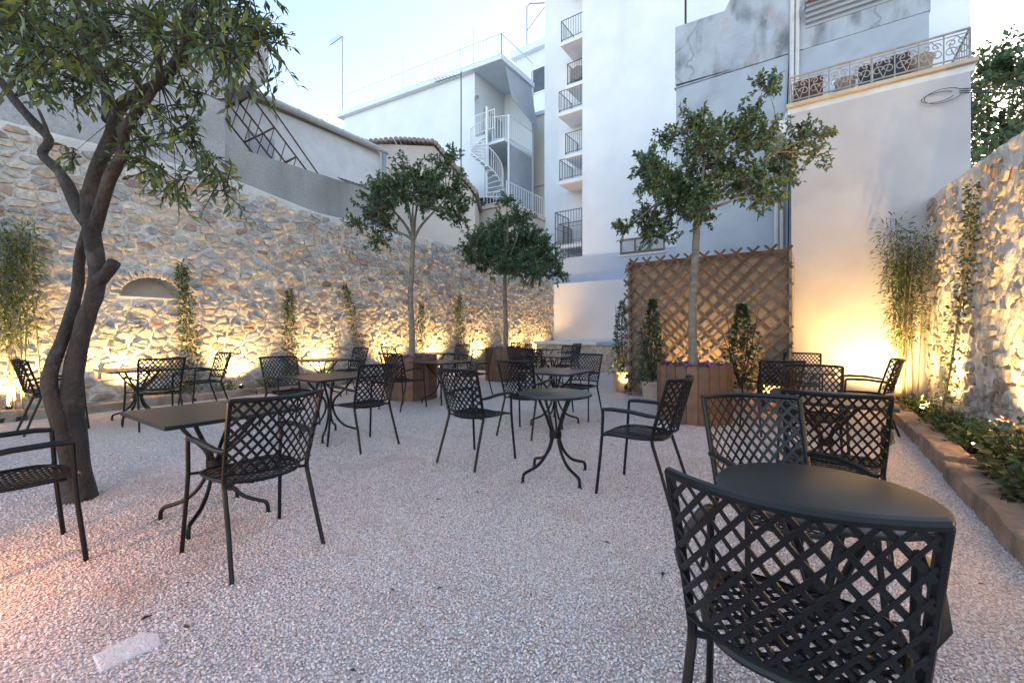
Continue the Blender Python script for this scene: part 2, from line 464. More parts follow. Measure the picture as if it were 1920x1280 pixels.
def pebbles():
    cy, sy = math.cos(R(34.874)), math.sin(R(34.874))
    step = 0.0114
    xs = np.arange(-7.0, 0.92, step); ys = np.arange(-0.9, 6.6, step)
    gx, gy = np.meshgrid(xs, ys)
    x = gx.ravel() + rng.uniform(-.5, .5, gx.size) * step; y = gy.ravel() + rng.uniform(-.5, .5, gx.size) * step
    X = sy * y + cy * x; Y = cy * y - sy * x          # right / forward of the standpoint
    d = np.hypot(X, Y)
    keep = (d < 6.6) & (Y > 1.0) & (np.abs(X) < Y * 1.35 + 0.25) & (x < 0.9)
    keep &= rng.random(x.size) < np.clip(1.0 - np.clip(d - 2.2, 0, 9) / 4.4, 0.0, 1.0)
    slab = (x > -2.19) & (x < -2.05) & (y > 0.44) & (y < 0.60)
    keep &= ~(slab & (rng.random(x.size) < 0.96))
    x = x[keep]; y = y[keep]; n = x.size
    z = rng.uniform(0.0, 0.006, n)
    me = bpy.data.meshes.new('gravel_pebbles')
    me.vertices.add(n)
    me.vertices.foreach_set('co', np.stack([x, y, z], 1).astype(np.float32).ravel())
    pal = np.array([(0.80, 0.66, 0.60), (0.82, 0.71, 0.67), (0.74, 0.55, 0.47), (0.77, 0.58, 0.51), (0.66, 0.56, 0.53), (0.84, 0.76, 0.72), (0.60, 0.42, 0.34)])
    pi = rng.choice(7, n, p=[.24, .2, .15, .15, .1, .1, .06])
    c = pal[pi] * rng.uniform(0.88, 1.1, (n, 1))
    pat = np.array([mnoise.noise(Vector((a * 1.3, b_ * 1.3, 3.1))) + .6 * mnoise.noise(Vector((a * 4.1, b_ * 4.1, 9.1))) for a, b_ in zip(x, y)])
    k = np.clip((pat - .28) / .5, 0, 1)[:, None]                 # patches where dustier tan stones have worked up
    c = c * (1 - .7 * k) + c * np.array([.80, .64, .52]) * .7 * k
    z = z + .014 * np.clip(pat, -.5, .6)
    a = me.attributes.new('tint', 'FLOAT_COLOR', 'POINT'); a.data.foreach_set('color', np.concatenate([c, np.ones((n, 1))], 1).astype(np.float32).ravel())
    a = me.attributes.new('rot', 'FLOAT_VECTOR', 'POINT')
    a.data.foreach_set('vector', np.stack([rng.uniform(-.6, .6, n), rng.uniform(-.6, .6, n), rng.uniform(0, 6.28, n)], 1).astype(np.float32).ravel())
    a = me.attributes.new('scl', 'FLOAT_VECTOR', 'POINT')
    s = rng.uniform(0.0075, 0.0165, n)
    a.data.foreach_set('vector', np.stack([s, s * rng.uniform(.55, .85, n), s * rng.uniform(.4, .65, n)], 1).astype(np.float32).ravel())
    o = link('gravel_pebbles', me, 'pebble')
    tag(o, 'loose pale pinkish gravel pebbles covering the courtyard floor', 'gravel', kind='stuff')
    ng = bpy.data.node_groups.new('pebble_scatter', 'GeometryNodeTree')
    ng.interface.new_socket('Geometry', in_out='INPUT', socket_type='NodeSocketGeometry')
    ng.interface.new_socket('Geometry', in_out='OUTPUT', socket_type='NodeSocketGeometry')
    gi = ng.nodes.new('NodeGroupInput'); go = ng.nodes.new('NodeGroupOutput')
    ico = ng.nodes.new('GeometryNodeMeshIcoSphere'); ico.inputs['Radius'].default_value = 0.5; ico.inputs['Subdivisions'].default_value = 1
    sm = ng.nodes.new('GeometryNodeSetShadeSmooth'); sm.inputs['Shade Smooth'].default_value = False
    st = ng.nodes.new('GeometryNodeSetMaterial'); st.inputs['Material'].default_value = MT['pebble']
    iop = ng.nodes.new('GeometryNodeInstanceOnPoints')
    ra = ng.nodes.new('GeometryNodeInputNamedAttribute'); ra.data_type = 'FLOAT_VECTOR'; ra.inputs['Name'].default_value = 'rot'
    sa = ng.nodes.new('GeometryNodeInputNamedAttribute'); sa.data_type = 'FLOAT_VECTOR'; sa.inputs['Name'].default_value = 'scl'
    ng.links.new(ico.outputs['Mesh'], sm.inputs[0]); ng.links.new(sm.outputs[0], st.inputs['Geometry'])
    ng.links.new(gi.outputs[0], iop.inputs['Points']); ng.links.new(st.outputs[0], iop.inputs['Instance'])
    ng.links.new(ra.outputs['Attribute'], iop.inputs['Rotation']); ng.links.new(sa.outputs['Attribute'], iop.inputs['Scale'])
    ng.links.new(iop.outputs[0], go.inputs[0])
    md = o.modifiers.new('scatter', 'NODES'); md.node_group = ng
pebbles()

# planting strips
b = MB().box(-9.5, -8.78, -3.0, 16.6, -0.02, 0.06).build('planting_bed_soil', 'soil'); b['kind'] = 'structure'
b = MB().box(1.02, 1.6, 1.6, 9.55, -0.02, 0.08).build('planting_bed_soil', 'soil'); b['kind'] = 'structure'

# ------------------------------------------------------------------ rubble masonry
def clip_poly(poly, nx, ny, c):
    out = []
    n = len(poly)
    for i in range(n):
        p, q = poly[i], poly[(i + 1) % n]
        dp = p[0] * nx + p[1] * ny - c; dq = q[0] * nx + q[1] * ny - c
        if dp <= 0: out.append(p)
        if (dp < 0 < dq) or (dq < 0 < dp):
            t = dp / (dp - dq); out.append((p[0] + (q[0] - p[0]) * t, p[1] + (q[1] - p[1]) * t))
    return out

def rubble_cells(s0, s1, z1, hmin, hmax, wmin, wmax, ax=0.62):
    pts = []
    z = 0.0
    while z < z1 + 0.2:
        h = random.uniform(hmin, hmax); s = s0 - random.uniform(0, wmax)
        while s < s1 + 0.3:
            w = random.uniform(wmin, wmax) * (1.0 if random.random() < .8 else 1.5)
            pts.append((s + w / 2 + random.uniform(-.2, .2) * w, z + h / 2 + random.uniform(-.35, .35) * h))
            s += w
        z += h
    A = np.array(pts); B = A * np.array([ax, 1.0])
    cells = []
    for i, (sx, sz) in enumerate(pts):
        d2 = ((B - B[i]) ** 2).sum(1)
        nb = np.argsort(d2)[1:22]
        poly = [(-.5, -.4), (.5, -.4), (.5, .4), (-.5, .4)]
        for j in nb:
            dx, dz = (A[j] - A[i])
            nx, nz = dx * ax * ax, dz
            c = (dx * ax * dx * ax + dz * dz) / 2
            poly = clip_poly(poly, nx, nz, c)
            if len(poly) < 3: break
        if len(poly) >= 3: cells.append((sx, sz, poly))
    return cells

STONE_COLS = [(0.40, 0.37, 0.345)] * 2 + [(0.36, 0.345, 0.34)] * 2 + [(0.46, 0.41, 0.35)] * 2 + [(0.50, 0.45, 0.40)] * 3 + [(0.44, 0.365, 0.29), (0.38, 0.365, 0.365), (0.45, 0.36, 0.28), (0.33, 0.24, 0.20), (0.52, 0.48, 0.44)]

def stone_geo(sx, sz, poly, gap, proud, to3d):
    """one stone: bevelled, slightly domed irregular block; to3d(s, depth, z)"""
    cx = sum(p[0] for p in poly) / len(poly); cz = sum(p[1] for p in poly) / len(poly)
    size = math.sqrt(sum((p[0] - cx) ** 2 + (p[1] - cz) ** 2 for p in poly) / len(poly))
    k = max(0.45, 1 - gap / size)
    q = [(cx + (p[0] - cx) * k, cz + (p[1] - cz) * k) for p in poly]
    ch = []
    for i in range(len(q)):
        a, b_ = q[i], q[(i + 1) % len(q)]
        ch.append((a[0] * .86 + b_[0] * .14, a[1] * .86 + b_[1] * .14)); ch.append((a[0] * .14 + b_[0] * .86, a[1] * .14 + b_[1] * .86))
    j = 0.10 * size
    ch = [(p[0] + random.uniform(-j, j), p[1] + random.uniform(-j, j)) for p in ch]
    n = len(ch)
    tilt_s, tilt_z = random.uniform(-.12, .12), random.uniform(-.16, .12)
    vs = []
    for p in ch: vs.append(to3d(sx + p[0], -0.035, sz + p[1]))
    for p in ch:
        vs.append(to3d(sx + cx + (p[0] - cx) * .97, proud * random.uniform(.72, 1.0) + tilt_s * (p[0] - cx) * .5 + tilt_z * (p[1] - cz) * .5, sz + cz + (p[1] - cz) * .97))
    for p in ch:
        vs.append(to3d(sx + cx + (p[0] - cx) * .62, proud * random.uniform(.85, 1.1) + tilt_s * (p[0] - cx) + tilt_z * (p[1] - cz), sz + cz + (p[1] - cz) * .62))
    vs.append(to3d(sx + cx, proud * random.uniform(.85, 1.15), sz + cz))
    fs = []
    for i in range(n):
        i2 = (i + 1) % n
        fs.append((i, i2, n + i2, n + i)); fs.append((n + i, n + i2, 2 * n + i2, 2 * n + i)); fs.append((2 * n + i, 2 * n + i2, 3 * n))
    return vs, fs, size

def rubble_wall(root, cells, top, s0, s1, to3d, eye, gap, proud, skip=None, limit=290, flip=False):
    """the largest stones as seen from the court become parts, the rest one mesh"""
    todo = []
    for sx, sz, poly in cells:
        if sx < s0 - .1 or sx > s1 + .1: continue
        hi = sz + max(p[1] for p in poly)
        if hi > top(sx) - 0.03 or sz < 0.02: continue
        if skip and skip(sx, sz): continue
        vs, fs, size = stone_geo(sx, sz, poly, random.uniform(*gap), random.uniform(*proud), to3d)
        if flip: fs = [tuple(reversed(f)) for f in fs]
        d = (Vector(to3d(sx, 0, sz)) - eye).length
        c = np.array(random.choice(STONE_COLS)) * random.uniform(.78, 1.15)
        todo.append((size / d, vs, fs, c))
    todo.sort(key=lambda t: -t[0])
    for _, vs, fs, c in todo[:limit]:
        me = bpy.data.meshes.new('stone'); me.from_pydata([tuple(v) for v in vs], [], fs)
        set_tint(me, np.tile(np.append(c, 1), (len(vs), 1)))
        link('stone', me, 'stone', root, True)
    mb = MB(); cc = []
    for _, vs, fs, c in todo[limit:]:
        mb.add(vs, fs); cc += [np.append(c, 1)] * len(vs)
    if cc:
        me = bpy.data.meshes.new('rubble_infill'); me.from_pydata(mb.v, [], mb.f); set_tint(me, cc)
        o = link('rubble_infill', me, 'stone', root, True); o['kind'] = 'stuff'

EYE = Vector((0, 0, 1.2))
def piece(tbl):
    def f(s):
        for (a, za), (b_, zb) in zip(tbl, tbl[1:]):
            if s <= b_: return lerp(za, zb, max(0, (s - a) / (b_ - a)))
        return tbl[-1][1]
    return f

def mortar_grid(name, root, s0, s1, top, step, to3d, amp, thick, niche=None, flip=False, seed=1, rough=0.0):
    ns = int((s1 - s0) / step) + 1; nz = int(max(top(s0), top(s1), top((s0 + s1) / 2)) / step) + 1
    vs = []; fs = []
    for i in range(ns):
        s = lerp(s0, s1, i / (ns - 1)); t = top(s)
        for j in range(nz):
            z = t * j / (nz - 1)
            d = amp * (vnoise(s, z, 2.2, seed) + .8 * vnoise(s, z, 6.0, seed + 1) + .6 * vnoise(s, z, 15.0, seed + 2)) 
            d -= 0.007
            if rough:                              # torn, hackly render: flakes and pits
                d += rough * (abs(vnoise(s, z, 4.2, seed + 3)) * 1.5 - .35 + .9 * max(0, vnoise(s * .8, z * 1.3, 9.0, seed + 4)))
            if j == nz - 1: d -= 0.02
            if niche:
                d = niche(s, z, d)
            vs.append(to3d(s, d, z))
    for i in range(ns - 1):
        for j in range(nz - 1):
            a = i * nz + j
            fs.append((a, a + 1, a + nz + 1, a + nz) if flip else (a, a + nz, a + nz + 1, a + 1))
    base = len(vs)
    for i in range(ns):
        s = lerp(s0, s1, i / (ns - 1)); t = top(s)
        vs.append(to3d(s, -thick, t + 0.03 + 0.02 * vnoise(s, 0, 3, seed + 5))); vs.append(to3d(s, -thick, -0.05))
    for i in range(ns - 1):
        a = i * nz + nz - 1; b_ = base + 2 * i
        q = (a, a + nz, b_ + 2, b_)
        fs.append(q if not flip else tuple(reversed(q)))
        q = (b_, b_ + 2, b_ + 3, b_ + 1)
        fs.append(q if not flip else tuple(reversed(q)))
    for i, col_ in ((0, 0), (ns - 1, 2 * (ns - 1))):
        loop = [i * nz + j for j in range(nz)] + [base + col_, base + col_ + 1]
        fs.append(tuple(loop))
    me = bpy.data.meshes.new(name); me.from_pydata([tuple(v) for v in vs], [], fs)
    return link(name, me, 'mortar', root, True)

# left-hand wall, x = -9.45, with the arched niche
WL = -9.45
topL = piece([(-3.0, 4.25), (0.5, 4.2), (3.83, 4.24), (5.68, 3.96), (10.36, 3.98), (16.7, 3.52)])
wl = thing('stone_wall', 'long tall rubble stone wall with arched niche along the row of climbing plants', 'stone wall', (0, 0, 0))
to_l = lambda s, d, z: (WL + d, s, z)
NC, NW, NZ0, NZ1 = 2.63, 0.42, 1.80, 2.12
def in_niche(s, z):
    e = abs(s - NC) / NW
    return e < 1 and NZ0 < z < NZ0 + (NZ1 - NZ0) * math.sqrt(max(0, 1 - e * e)) + 0.02
def niche_l(s, z, d): return -0.40 if in_niche(s, z) else d
def skip_l(s, z):
    e = ((s - NC) / (NW + .2)) ** 2 + ((z - NZ0) / (NZ1 - NZ0 + .22)) ** 2
    return (e < 1 and z > NZ0 - .06) or (abs(s - NC) < NW + .05 and NZ0 - .12 < z <= NZ0)
mortar_grid('mortar', wl, -3.0, 16.7, topL, 0.03, to_l, 0.013, 0.45, niche_l, flip=False)
rubble_wall(wl, rubble_cells(-0.5, 16.7, 4.3, 0.06, 0.17, 0.10, 0.36), topL, -0.4, 16.65, to_l, EYE, (0.010, 0.04), (0.006, 0.045), skip_l, flip=False)
for k in range(17):                      # voussoirs round the niche
    a = math.pi * (k + .5) / 17
    e0, e1 = (NW + .01, NZ1 - NZ0 + .02), (NW + .16, NZ1 - NZ0 + .17)
    da = math.pi / 17 * .40
    poly = [(NC + e[0] * math.cos(a + q), NZ0 + e[1] * math.sin(a + q)) for e, q in ((e0, -da), (e1, -da), (e1, da), (e0, da))]
    cx = sum(p[0] for p in poly) / 4; cz = sum(p[1] for p in poly) / 4
    vs, fs, _ = stone_geo(cx, cz, [(p[0] - cx, p[1] - cz) for p in poly], 0.003, random.uniform(.025, .04), to_l)
    me = bpy.data.meshes.new('voussoir'); me.from_pydata([tuple(v) for v in vs], [], fs)
    set_tint(me, np.tile(np.append(np.array(random.choice(STONE_COLS[:4])), 1), (len(vs), 1)))
    link('voussoir', me, 'stone', wl, True)
MB().box(WL - .38, WL + .015, NC - NW - .02, NC + NW + .02, NZ0 - .035, NZ0 - .004).build('niche_sill', 'ledge', wl)

# right-hand wall, x = 1.5
WR = 1.5
topR = piece([(1.0, 2.7), (3.5, 2.82), (5.7, 2.98), (7.06, 3.12), (9.58, 3.36)])
wr = thing('stone_wall', 'rough mortared rubble wall beside the flower bed and bamboo', 'stone wall', (0, 0, 0))
to_r = lambda s, d, z: (WR - d, s, z)
mortar_grid('mortar', wr, 1.0, 9.58, topR, 0.022, to_r, 0.012, 0.45, None, flip=True, seed=20, rough=0.028)
rubble_wall(wr, rubble_cells(3.0, 9.6, 3.4, 0.06, 0.16, 0.08, 0.24), topR, 3.0, 9.5, to_r, EYE, (0.010, 0.04), (0.012, 0.036), lambda s, z: vnoise(s, z, 1.6, 31) + .35 * random.uniform(-1, 1) < -.05, flip=True)

# kerbs: rough stones laid end to end
def kerb(name, label, x0, x1, y0, y1, hgt, lmin, lmax):
    root = thing(name, label, 'garden edging', (0, 0, 0))
    y = y0
    while y < y1:
        l = min(random.uniform(lmin, lmax), y1 - y + .2)
        h = hgt * random.uniform(.85, 1.15); ox = random.uniform(-.02, .02)
        nl, nw = 9, 4
        vs = []
        for i in range(nl):
            yy = y + .006 + (l - .012) * i / (nl - 1)
            e = 0.012 if i in (0, nl - 1) else 0.0
            jt = lambda: random.uniform(-.011, .011)
            vs += [(x0 + ox + e + jt(), yy, -.03), (x0 + ox + e + .006 + jt(), yy, h * .93 - e + jt()), (x0 + ox + .022 + jt(), yy, h - e + jt()),
                   (x1 + ox - .02 + jt(), yy, h - e + jt()), (x1 + ox - e + jt(), yy, h * .75 - e + jt()), (x1 + ox - e + jt(), yy, -.03)]
        fs = [(i * 6 + k, i * 6 + k + 1, (i + 1) * 6 + k + 1, (i + 1) * 6 + k) for i in range(nl - 1) for k in range(5)]
        fs += [tuple(range(5, -1, -1)), tuple((nl - 1) * 6 + k for k in range(6))]
        fs = [tuple(reversed(f)) for f in fs]
        MB().add(vs, fs).build('stone', 'kerb', root, True)
        y += l
kerb('stone_kerb', 'rough sandstone kerb along the flower bed under the right-hand rubble wall', 0.87, 1.1, 1.7, 9.5, 0.15, .75, 1.25)
kerb('stone_kerb', 'low sandstone kerb in front of the climbers on the niche wall', -8.98, -8.76, -2.5, 12.0, 0.13, .6, 1.1)

# ------------------------------------------------------------------ far end of the court
ew = MB().box(-9.9, -3.0, 16.75, 16.88, -0.05, 3.30).build('garden_wall', 'plaster_pink')
tag(ew, 'smooth pinkish white plaster wall closing the far end above the stone ledge', 'wall')
lt = thing('stone_ledge', 'raised stone bench with pale capping in front of the pinkish end wall', 'ledge', (0, 0, 0))
MB().box(-7.5, -3.05, 12.16, 16.7, -.05, 0.80).build('core', 'mortar', lt)
MB().box(-7.56, -5.35, 12.08, 16.72, 0.80, 0.90).build('capping', 'ledge', lt, bevel=.01)
MB().box(-5.34, -4.5, 12.06, 16.72, 0.79, 0.89).build('capping', 'pvc', lt, bevel=.01)['label'] = 'blue grey slab in the capping'
MB().box(-4.49, -3.0, 12.08, 16.72, 0.80, 0.90).build('capping', 'ledge', lt, bevel=.01)
z = 0.0
while z < 0.78:
    h = min(random.uniform(.11, .2), .795 - z); x = -7.5
    while x < -3.1:
        w = random.uniform(.25, .6)
        c = np.array(random.choice([(0.50, 0.40, 0.34), (0.46, 0.39, 0.35), (0.55, 0.46, 0.40), (0.44, 0.33, 0.27)]))
        me = bpy.data.meshes.new('stone')
        vs, fs, _ = stone_geo(x + w / 2, z + h / 2, [(-w / 2, -h / 2), (w / 2, -h / 2), (w / 2, h / 2), (-w / 2, h / 2)], .01, random.uniform(.01, .03), lambda s, d, zz: (s, 12.15 - d, zz))
        me.from_pydata([tuple(v) for v in vs], [], fs)
        set_tint(me, np.tile(np.append(c, 1), (len(vs), 1))); link('stone', me, 'stone', lt, True)
        x += w
    z += h

# ------------------------------------------------------------------ white apartment tower behind the end wall
def railing(mb, p0, p1, h, n, r=.012, bottom=.1, rails=2):
    p0 = Vector(p0); p1 = Vector(p1); up = Vector((0, 0, h))
    mb.tube([p0 + up, p1 + up], r * 1.5, 5)
    mb.tube([p0 + Vector((0, 0, bottom)), p1 + Vector((0, 0, bottom))], r * 1.2, 4)
    for k in range(n + 1):
        q = p0.lerp(p1, k / n); mb.tube([q + Vector((0, 0, 0 if k in (0, n) else bottom)), q + up], r * (1.4 if k in (0, n) else .8), 4, False)

tw_ = thing('apartment_tower', 'tall white rendered apartment tower with a column of small balconies', 'building', (0, 0, 0))
MB().box(-8.15, 3.5, 16.95, 30, 4.42, 26).build('wall', 'tower', tw_)
MB().box(-9.9, 3.5, 16.92, 30.05, 0.0, 4.42).build('base_wall', 'plaster_blue', tw_)
MB().box(-10.88, -8.15, 18.4, 30, 4.42, 26).build('recessed_wall', 'tower', tw_)
for bz, bx, kind in ((14.05, -9.30, 0), (10.95, -9.42, 1), (7.9, -9.39, 1), (5.05, -9.42, 2), (12.05, -9.0, 3), (9.0, -9.1, 3), (16.9, -9.2, 0)):
    bal = MB().box(bx, -8.16, 17.1, 18.39, bz - .16, bz).build('balcony_slab', 'tower', tw_)
    rl = MB()
    railing(rl, (bx + .04, 17.14, bz), (-8.2, 17.14, bz), .95, 9)
    railing(rl, (bx + .04, 17.14, bz), (bx + .04, 18.36, bz), .95, 9)
    rl.build('railing', 'darkgreen', bal)
cage = MB()
railing(cage, (-9.5, 17.0, 4.5), (-8.2, 17.0, 4.5), 2.0, 10, .014)
railing(cage, (-9.5, 17.0, 4.5), (-9.5, 18.3, 4.5), 2.0, 8, .014)
for zz in (5.2, 5.8): cage.tube([(-9.5, 18.3, zz), (-9.5, 17.0, zz), (-8.2, 17.0, zz)], .012, 4)
cage.build('window_cage', 'darkgreen', tw_)
ac = MB().lathe([(.05, -.12), (.30, -.12), (.30, .12), (.05, .12)], 20)
ac.v = [(x - 8.55, 17.35 + zz * .8, 12.55 + y) for x, y, zz in ac.v]
ac.box(-9.0, -8.17, 17.5, 17.85, 12.1, 12.95).build('air_conditioner', 'ironpale', tw_)
wd = MB().box(-6.46, -4.70, 16.90, 16.97, 4.30, 4.92).build('window', 'brownwood', tw_)
for k in range(3):
    x0 = -6.36 + k * .57
    MB().box(x0, x0 + .48, 16.885, 16.92, 4.40, 4.83).build('pane', 'frosted', wd)
MB().box(-6.52, -4.64, 16.86, 16.98, 4.22, 4.29).build('sill', 'ledge', wd)

# ------------------------------------------------------------------ weathered grey house with the terrace in front
GY = 11.3
gh = thing('weathered_house', 'old blue grey plastered house with peeling parapet above the trellis', 'building', (0, 0, 0))
topG = [(-2.88, 8.84), (-1.75, 8.78), (-1.62, 9.02), (-0.6, 8.98), (-0.5, 8.66), (-0.22, 8.64)]
poly = [(-2.88, GY, 7.40), (-0.22, GY, 7.30)] + [(x, GY, z) for x, z in reversed(topG)]
MB().prism(poly, (0, 5, 0)).build('parapet_wall', 'greyplaster', gh)
MB().box(-2.86, 1.78, GY + .01, GY + 5, 0, 7.29).build('wall', 'greyplaster_low', gh)
MB().box(-2.90, -0.2, GY - .012, GY + .3, 7.30, 7.335).build('string_course', 'greyplaster', gh)
MB().box(-0.218, 1.80, GY - .001, GY + 5, 7.295, 10.0).build('upper_wall', 'greyplaster', gh)
cn = MB()
for k in range(5):
    cn.box(-.16, 1.98, GY - .02 - .075 * k, GY + .1, 7.72 + .07 * k, 7.79 + .07 * k)
cn.build('cornice', 'greyplaster_low', gh)
ct = MB()
for k in range(26):
    x = -.14 + k * .082
    ct.tube([(x, GY - .42, 8.08), (x, GY + .05, 8.17)], .045, 6)
ct.build('roof_tiles', 'tile', gh)
pp_ = MB()
for x, r in ((-.70, .045), (-.60, .04)):
    pp_.tube([(x, GY - .07, 0), (x, GY - .07, 5.2), (x + .28, GY - .07, 6.2), (x + .30, GY - .07, 8.7)], r, 8)
pp_.build('drain_pipe', 'ledge', gh)
MB().tube([(-.48, GY - .06, 3.0), (-.46, GY - .06, 5.0), (-.52, GY - .05, 5.6), (-.44, GY - .06, 7.6)], .012, 5).build('cable', 'wire', gh)
MB().tube([(-2.70, GY + .3, 8.8), (-2.70, GY + .3, 11.5)], .03, 6).build('mast', 'rust', gh)

LY = 9.6
an = thing('terrace_annex', 'smooth pale plaster annex with scrolled iron terrace railing beside the bamboo', 'building', (0, 0, 0))
MB().box(-0.36, 1.98, LY, GY - .02, 0, 5.24).build('wall', 'plaster_lit', an)
MB().prism([(-.44, LY - .06, 5.36), (2.06, LY - .06, 5.36), (2.06, GY - .03, 5.36), (-.44, GY - .03, 5.36)], (0, 0, .06)).build('terrace_slab', 'edgeyellow', an)
MB().prism([(-.42, LY + .02, 5.25), (2.04, LY + .02, 5.25), (2.04, GY - .04, 5.25), (-.42, GY - .04, 5.25)], (0, 0, .108)).build('slab_core', 'oldwhite', an)
br_ = MB()
br_.prism([(-.37, LY + .1, 4.75), (-.37, LY + .1, 5.22), (-.62, LY + .1, 5.22), (-.60, LY + .1, 5.12)], (0, .9, 0))
br_.build('bracket', 'oldwhite', an)
rl = MB(); RT, RB = 5.90, 5.47
def scroll(mb, cx, y, cz, s, flip=1, r=.009):
    pts = []
    for k in range(22):
        a = k * .36; q = s * (1 - k / 24)
        pts.append((cx + flip * q * math.cos(a), y, cz + q * math.sin(a)))
    mb.tube(pts, r, 4, False)
for side in range(2):
    if side == 0:
        T = lambda t: (lerp(-.38, 1.97, t), LY - .03); n = 8
    else:
        continue
    a0, a1 = T(0), T(1)
    rl.tube([(a0[0], a0[1], RT), (a1[0], a1[1], RT)], .018, 6); rl.tube([(a0[0], a0[1], RB), (a1[0], a1[1], RB)], .014, 5)
    rl.tube([(a0[0], a0[1], RT - .06), (a1[0], a1[1], RT - .06)], .009, 5)
    for k in range(n + 1):
        q = T(k / n); rl.tube([(q[0], q[1], 5.42), (q[0], q[1], RT)], .011 if k % 4 else .02, 5)
    w = (a1[0] - a0[0]) / n
    for k in range(n):
        q = T((k + .5) / n)
        scroll(rl, q[0] - w * .23, q[1], RB + .13, .085, 1); scroll(rl, q[0] + w * .23, q[1], RB + .13, .085, -1)
        scroll(rl, q[0] - w * .2, q[1], RT - .16, .06, -1); scroll(rl, q[0] + w * .2, q[1], RT - .16, .06, 1)
        rl.tube([(q[0], q[1], RB), (q[0] - w * .3, q[1], RB + .25), (q[0], q[1], RT - .06)], .008, 4, False)
        rl.tube([(q[0], q[1], RB), (q[0] + w * .3, q[1], RB + .25), (q[0], q[1], RT - .06)], .008, 4, False)
for x in (-.38, 1.97):
    rl.tube([(x, LY - .03, RT), (x, GY - .1, RT)], .016, 6); rl.tube([(x, LY - .03, RB), (x, GY - .1, RB)], .012, 5)
    for k in range(12):
        yy = lerp(LY, GY - .1, k / 11); rl.tube([(x, yy, 5.42), (x, yy, RT)], .008, 4, False)
rl.build('railing', 'ironpale', an)
MB().box(-.33, .12, LY + .05, LY + .08, 5.44, 5.84).build('screen_panel', 'maroon', an)
MB().box(.62, 1.22, LY + .06, LY + .09, 5.44, 5.80).build('screen_panel', 'blacktank', an)
MB().box(1.05, 1.30, LY + .10, LY + .13, 5.44, 5.86).build('screen_panel', 'maroon', an)
for (x, sc_) in ((1.45, 1.0), (.45, .9)):
    tp = MB().lathe([(.10 * sc_, 0), (.14 * sc_, .02), (.17 * sc_, .32 * sc_), (.19 * sc_, .36 * sc_), (.15 * sc_, .36 * sc_), (.13 * sc_, .31 * sc_)], 18, (0, 0)).build('flower_pot', 'terracotta_pale', None, True)
    tp.location = (x, LY + .32, 5.422)
    tag(tp, ('round clay pot on the terrace behind the scrolled railing near its open corner' if x > 1 else 'smaller clay pot on the terrace beside the dark red panel'), 'pot')
ds = MB().lathe([(.02, .0), (.10, .02), (.13, .07)], 18).build('satellite_dish', 'ledge', None, True)
ds.rotation_euler = (R(70), 0, R(20)); ds.location = (.28, LY + .6, 5.78)
tag(ds, 'small whitish dish standing on the terrace behind the railing', 'dish')
cb = MB()
for k in range(2):
    pts = [(1.60 + .06 * k + .19 * math.cos(a) * (1 + .15 * k), LY - .05 - .01 * k, 4.93 + .06 * math.sin(a) * (1.3 + .5 * k)) for a in np.linspace(.5, 6.0, 16)]
    cb.tube(pts, .006, 4, False)
for k in range(3):
    cb.tube([(1.85, LY - .06, 4.98 - .03 * k), (3.2, LY + .6, 4.93 - .06 * k), (6.0, LY + 3.0, 5.0 - .1 * k), (16.0, LY + 9, 6.2 - .2 * k)], .007, 4, False)
tag(cb.build('looped_cable', 'wire'), 'coil of black cables hanging at the annex corner under the terrace', 'cable')

# ------------------------------------------------------------------ buildings beyond the left-hand wall
rc = thing('roughcast_house', 'grey roughcast house with overhanging box balcony behind the leaning tree', 'building', (0, 0, 0))
MB().box(-16, -9.98, -4.0, 3.97, 3.6, 12.0).build('wall', 'roughcast', rc)
bx_ = MB().prism([(-9.97, 3.98, 6.30), (-9.97, 4.72, 6.62), (-9.97, 4.84, 6.85), (-9.97, 4.84, 7.72), (-9.97, 3.98, 7.72)], (-1.3, 0, 0))
bx_.build('box_balcony', 'roughcast', rc)
pw = MB().box(-10.2, -10.0, 3.975, 8.0, 3.5, 5.08).build('cement_parapet', 'parapet')
tag(pw, 'stained grey cement parapet standing above the rubble wall', 'wall')

gb = thing('whitewashed_house', 'low whitewashed house with zinc gutter and tiled eave behind the cement parapet', 'building', (0, 0, 0))
MB().box(-16.5, -11.5, 3.2, 9.05, 3.0, 6.95).build('wall', 'oldwhite', gb)
MB().prism([(-11.38, 3.1, 7.02), (-16.6, 3.1, 8.6), (-16.6, 3.1, 8.75), (-11.38, 3.1, 7.12)], (0, 6.05, 0)).build('roof', 'tile', gb)
gt = MB()
gt.tube([(-11.32, 3.1, 7.13), (-11.32, 9.22, 6.98)], .085, 8)
for k in range(9): gt.tube([(-11.32, 3.6 + k * .66, 7.12 - k * .016), (-11.32, 3.64 + k * .66, 7.12 - k * .016)], .098, 8)
gt.build('gutter', 'zinc', gb)
MB().tube([(-11.34, 9.1, 6.9), (-11.38, 9.12, 6.6), (-11.38, 9.12, 3.5)], .07, 8).build('downpipe', 'pvc', gb)
MB().box(-11.49, -11.45, 5.1, 5.7, 5.2, 6.15).build('shutter', 'awning', gb)

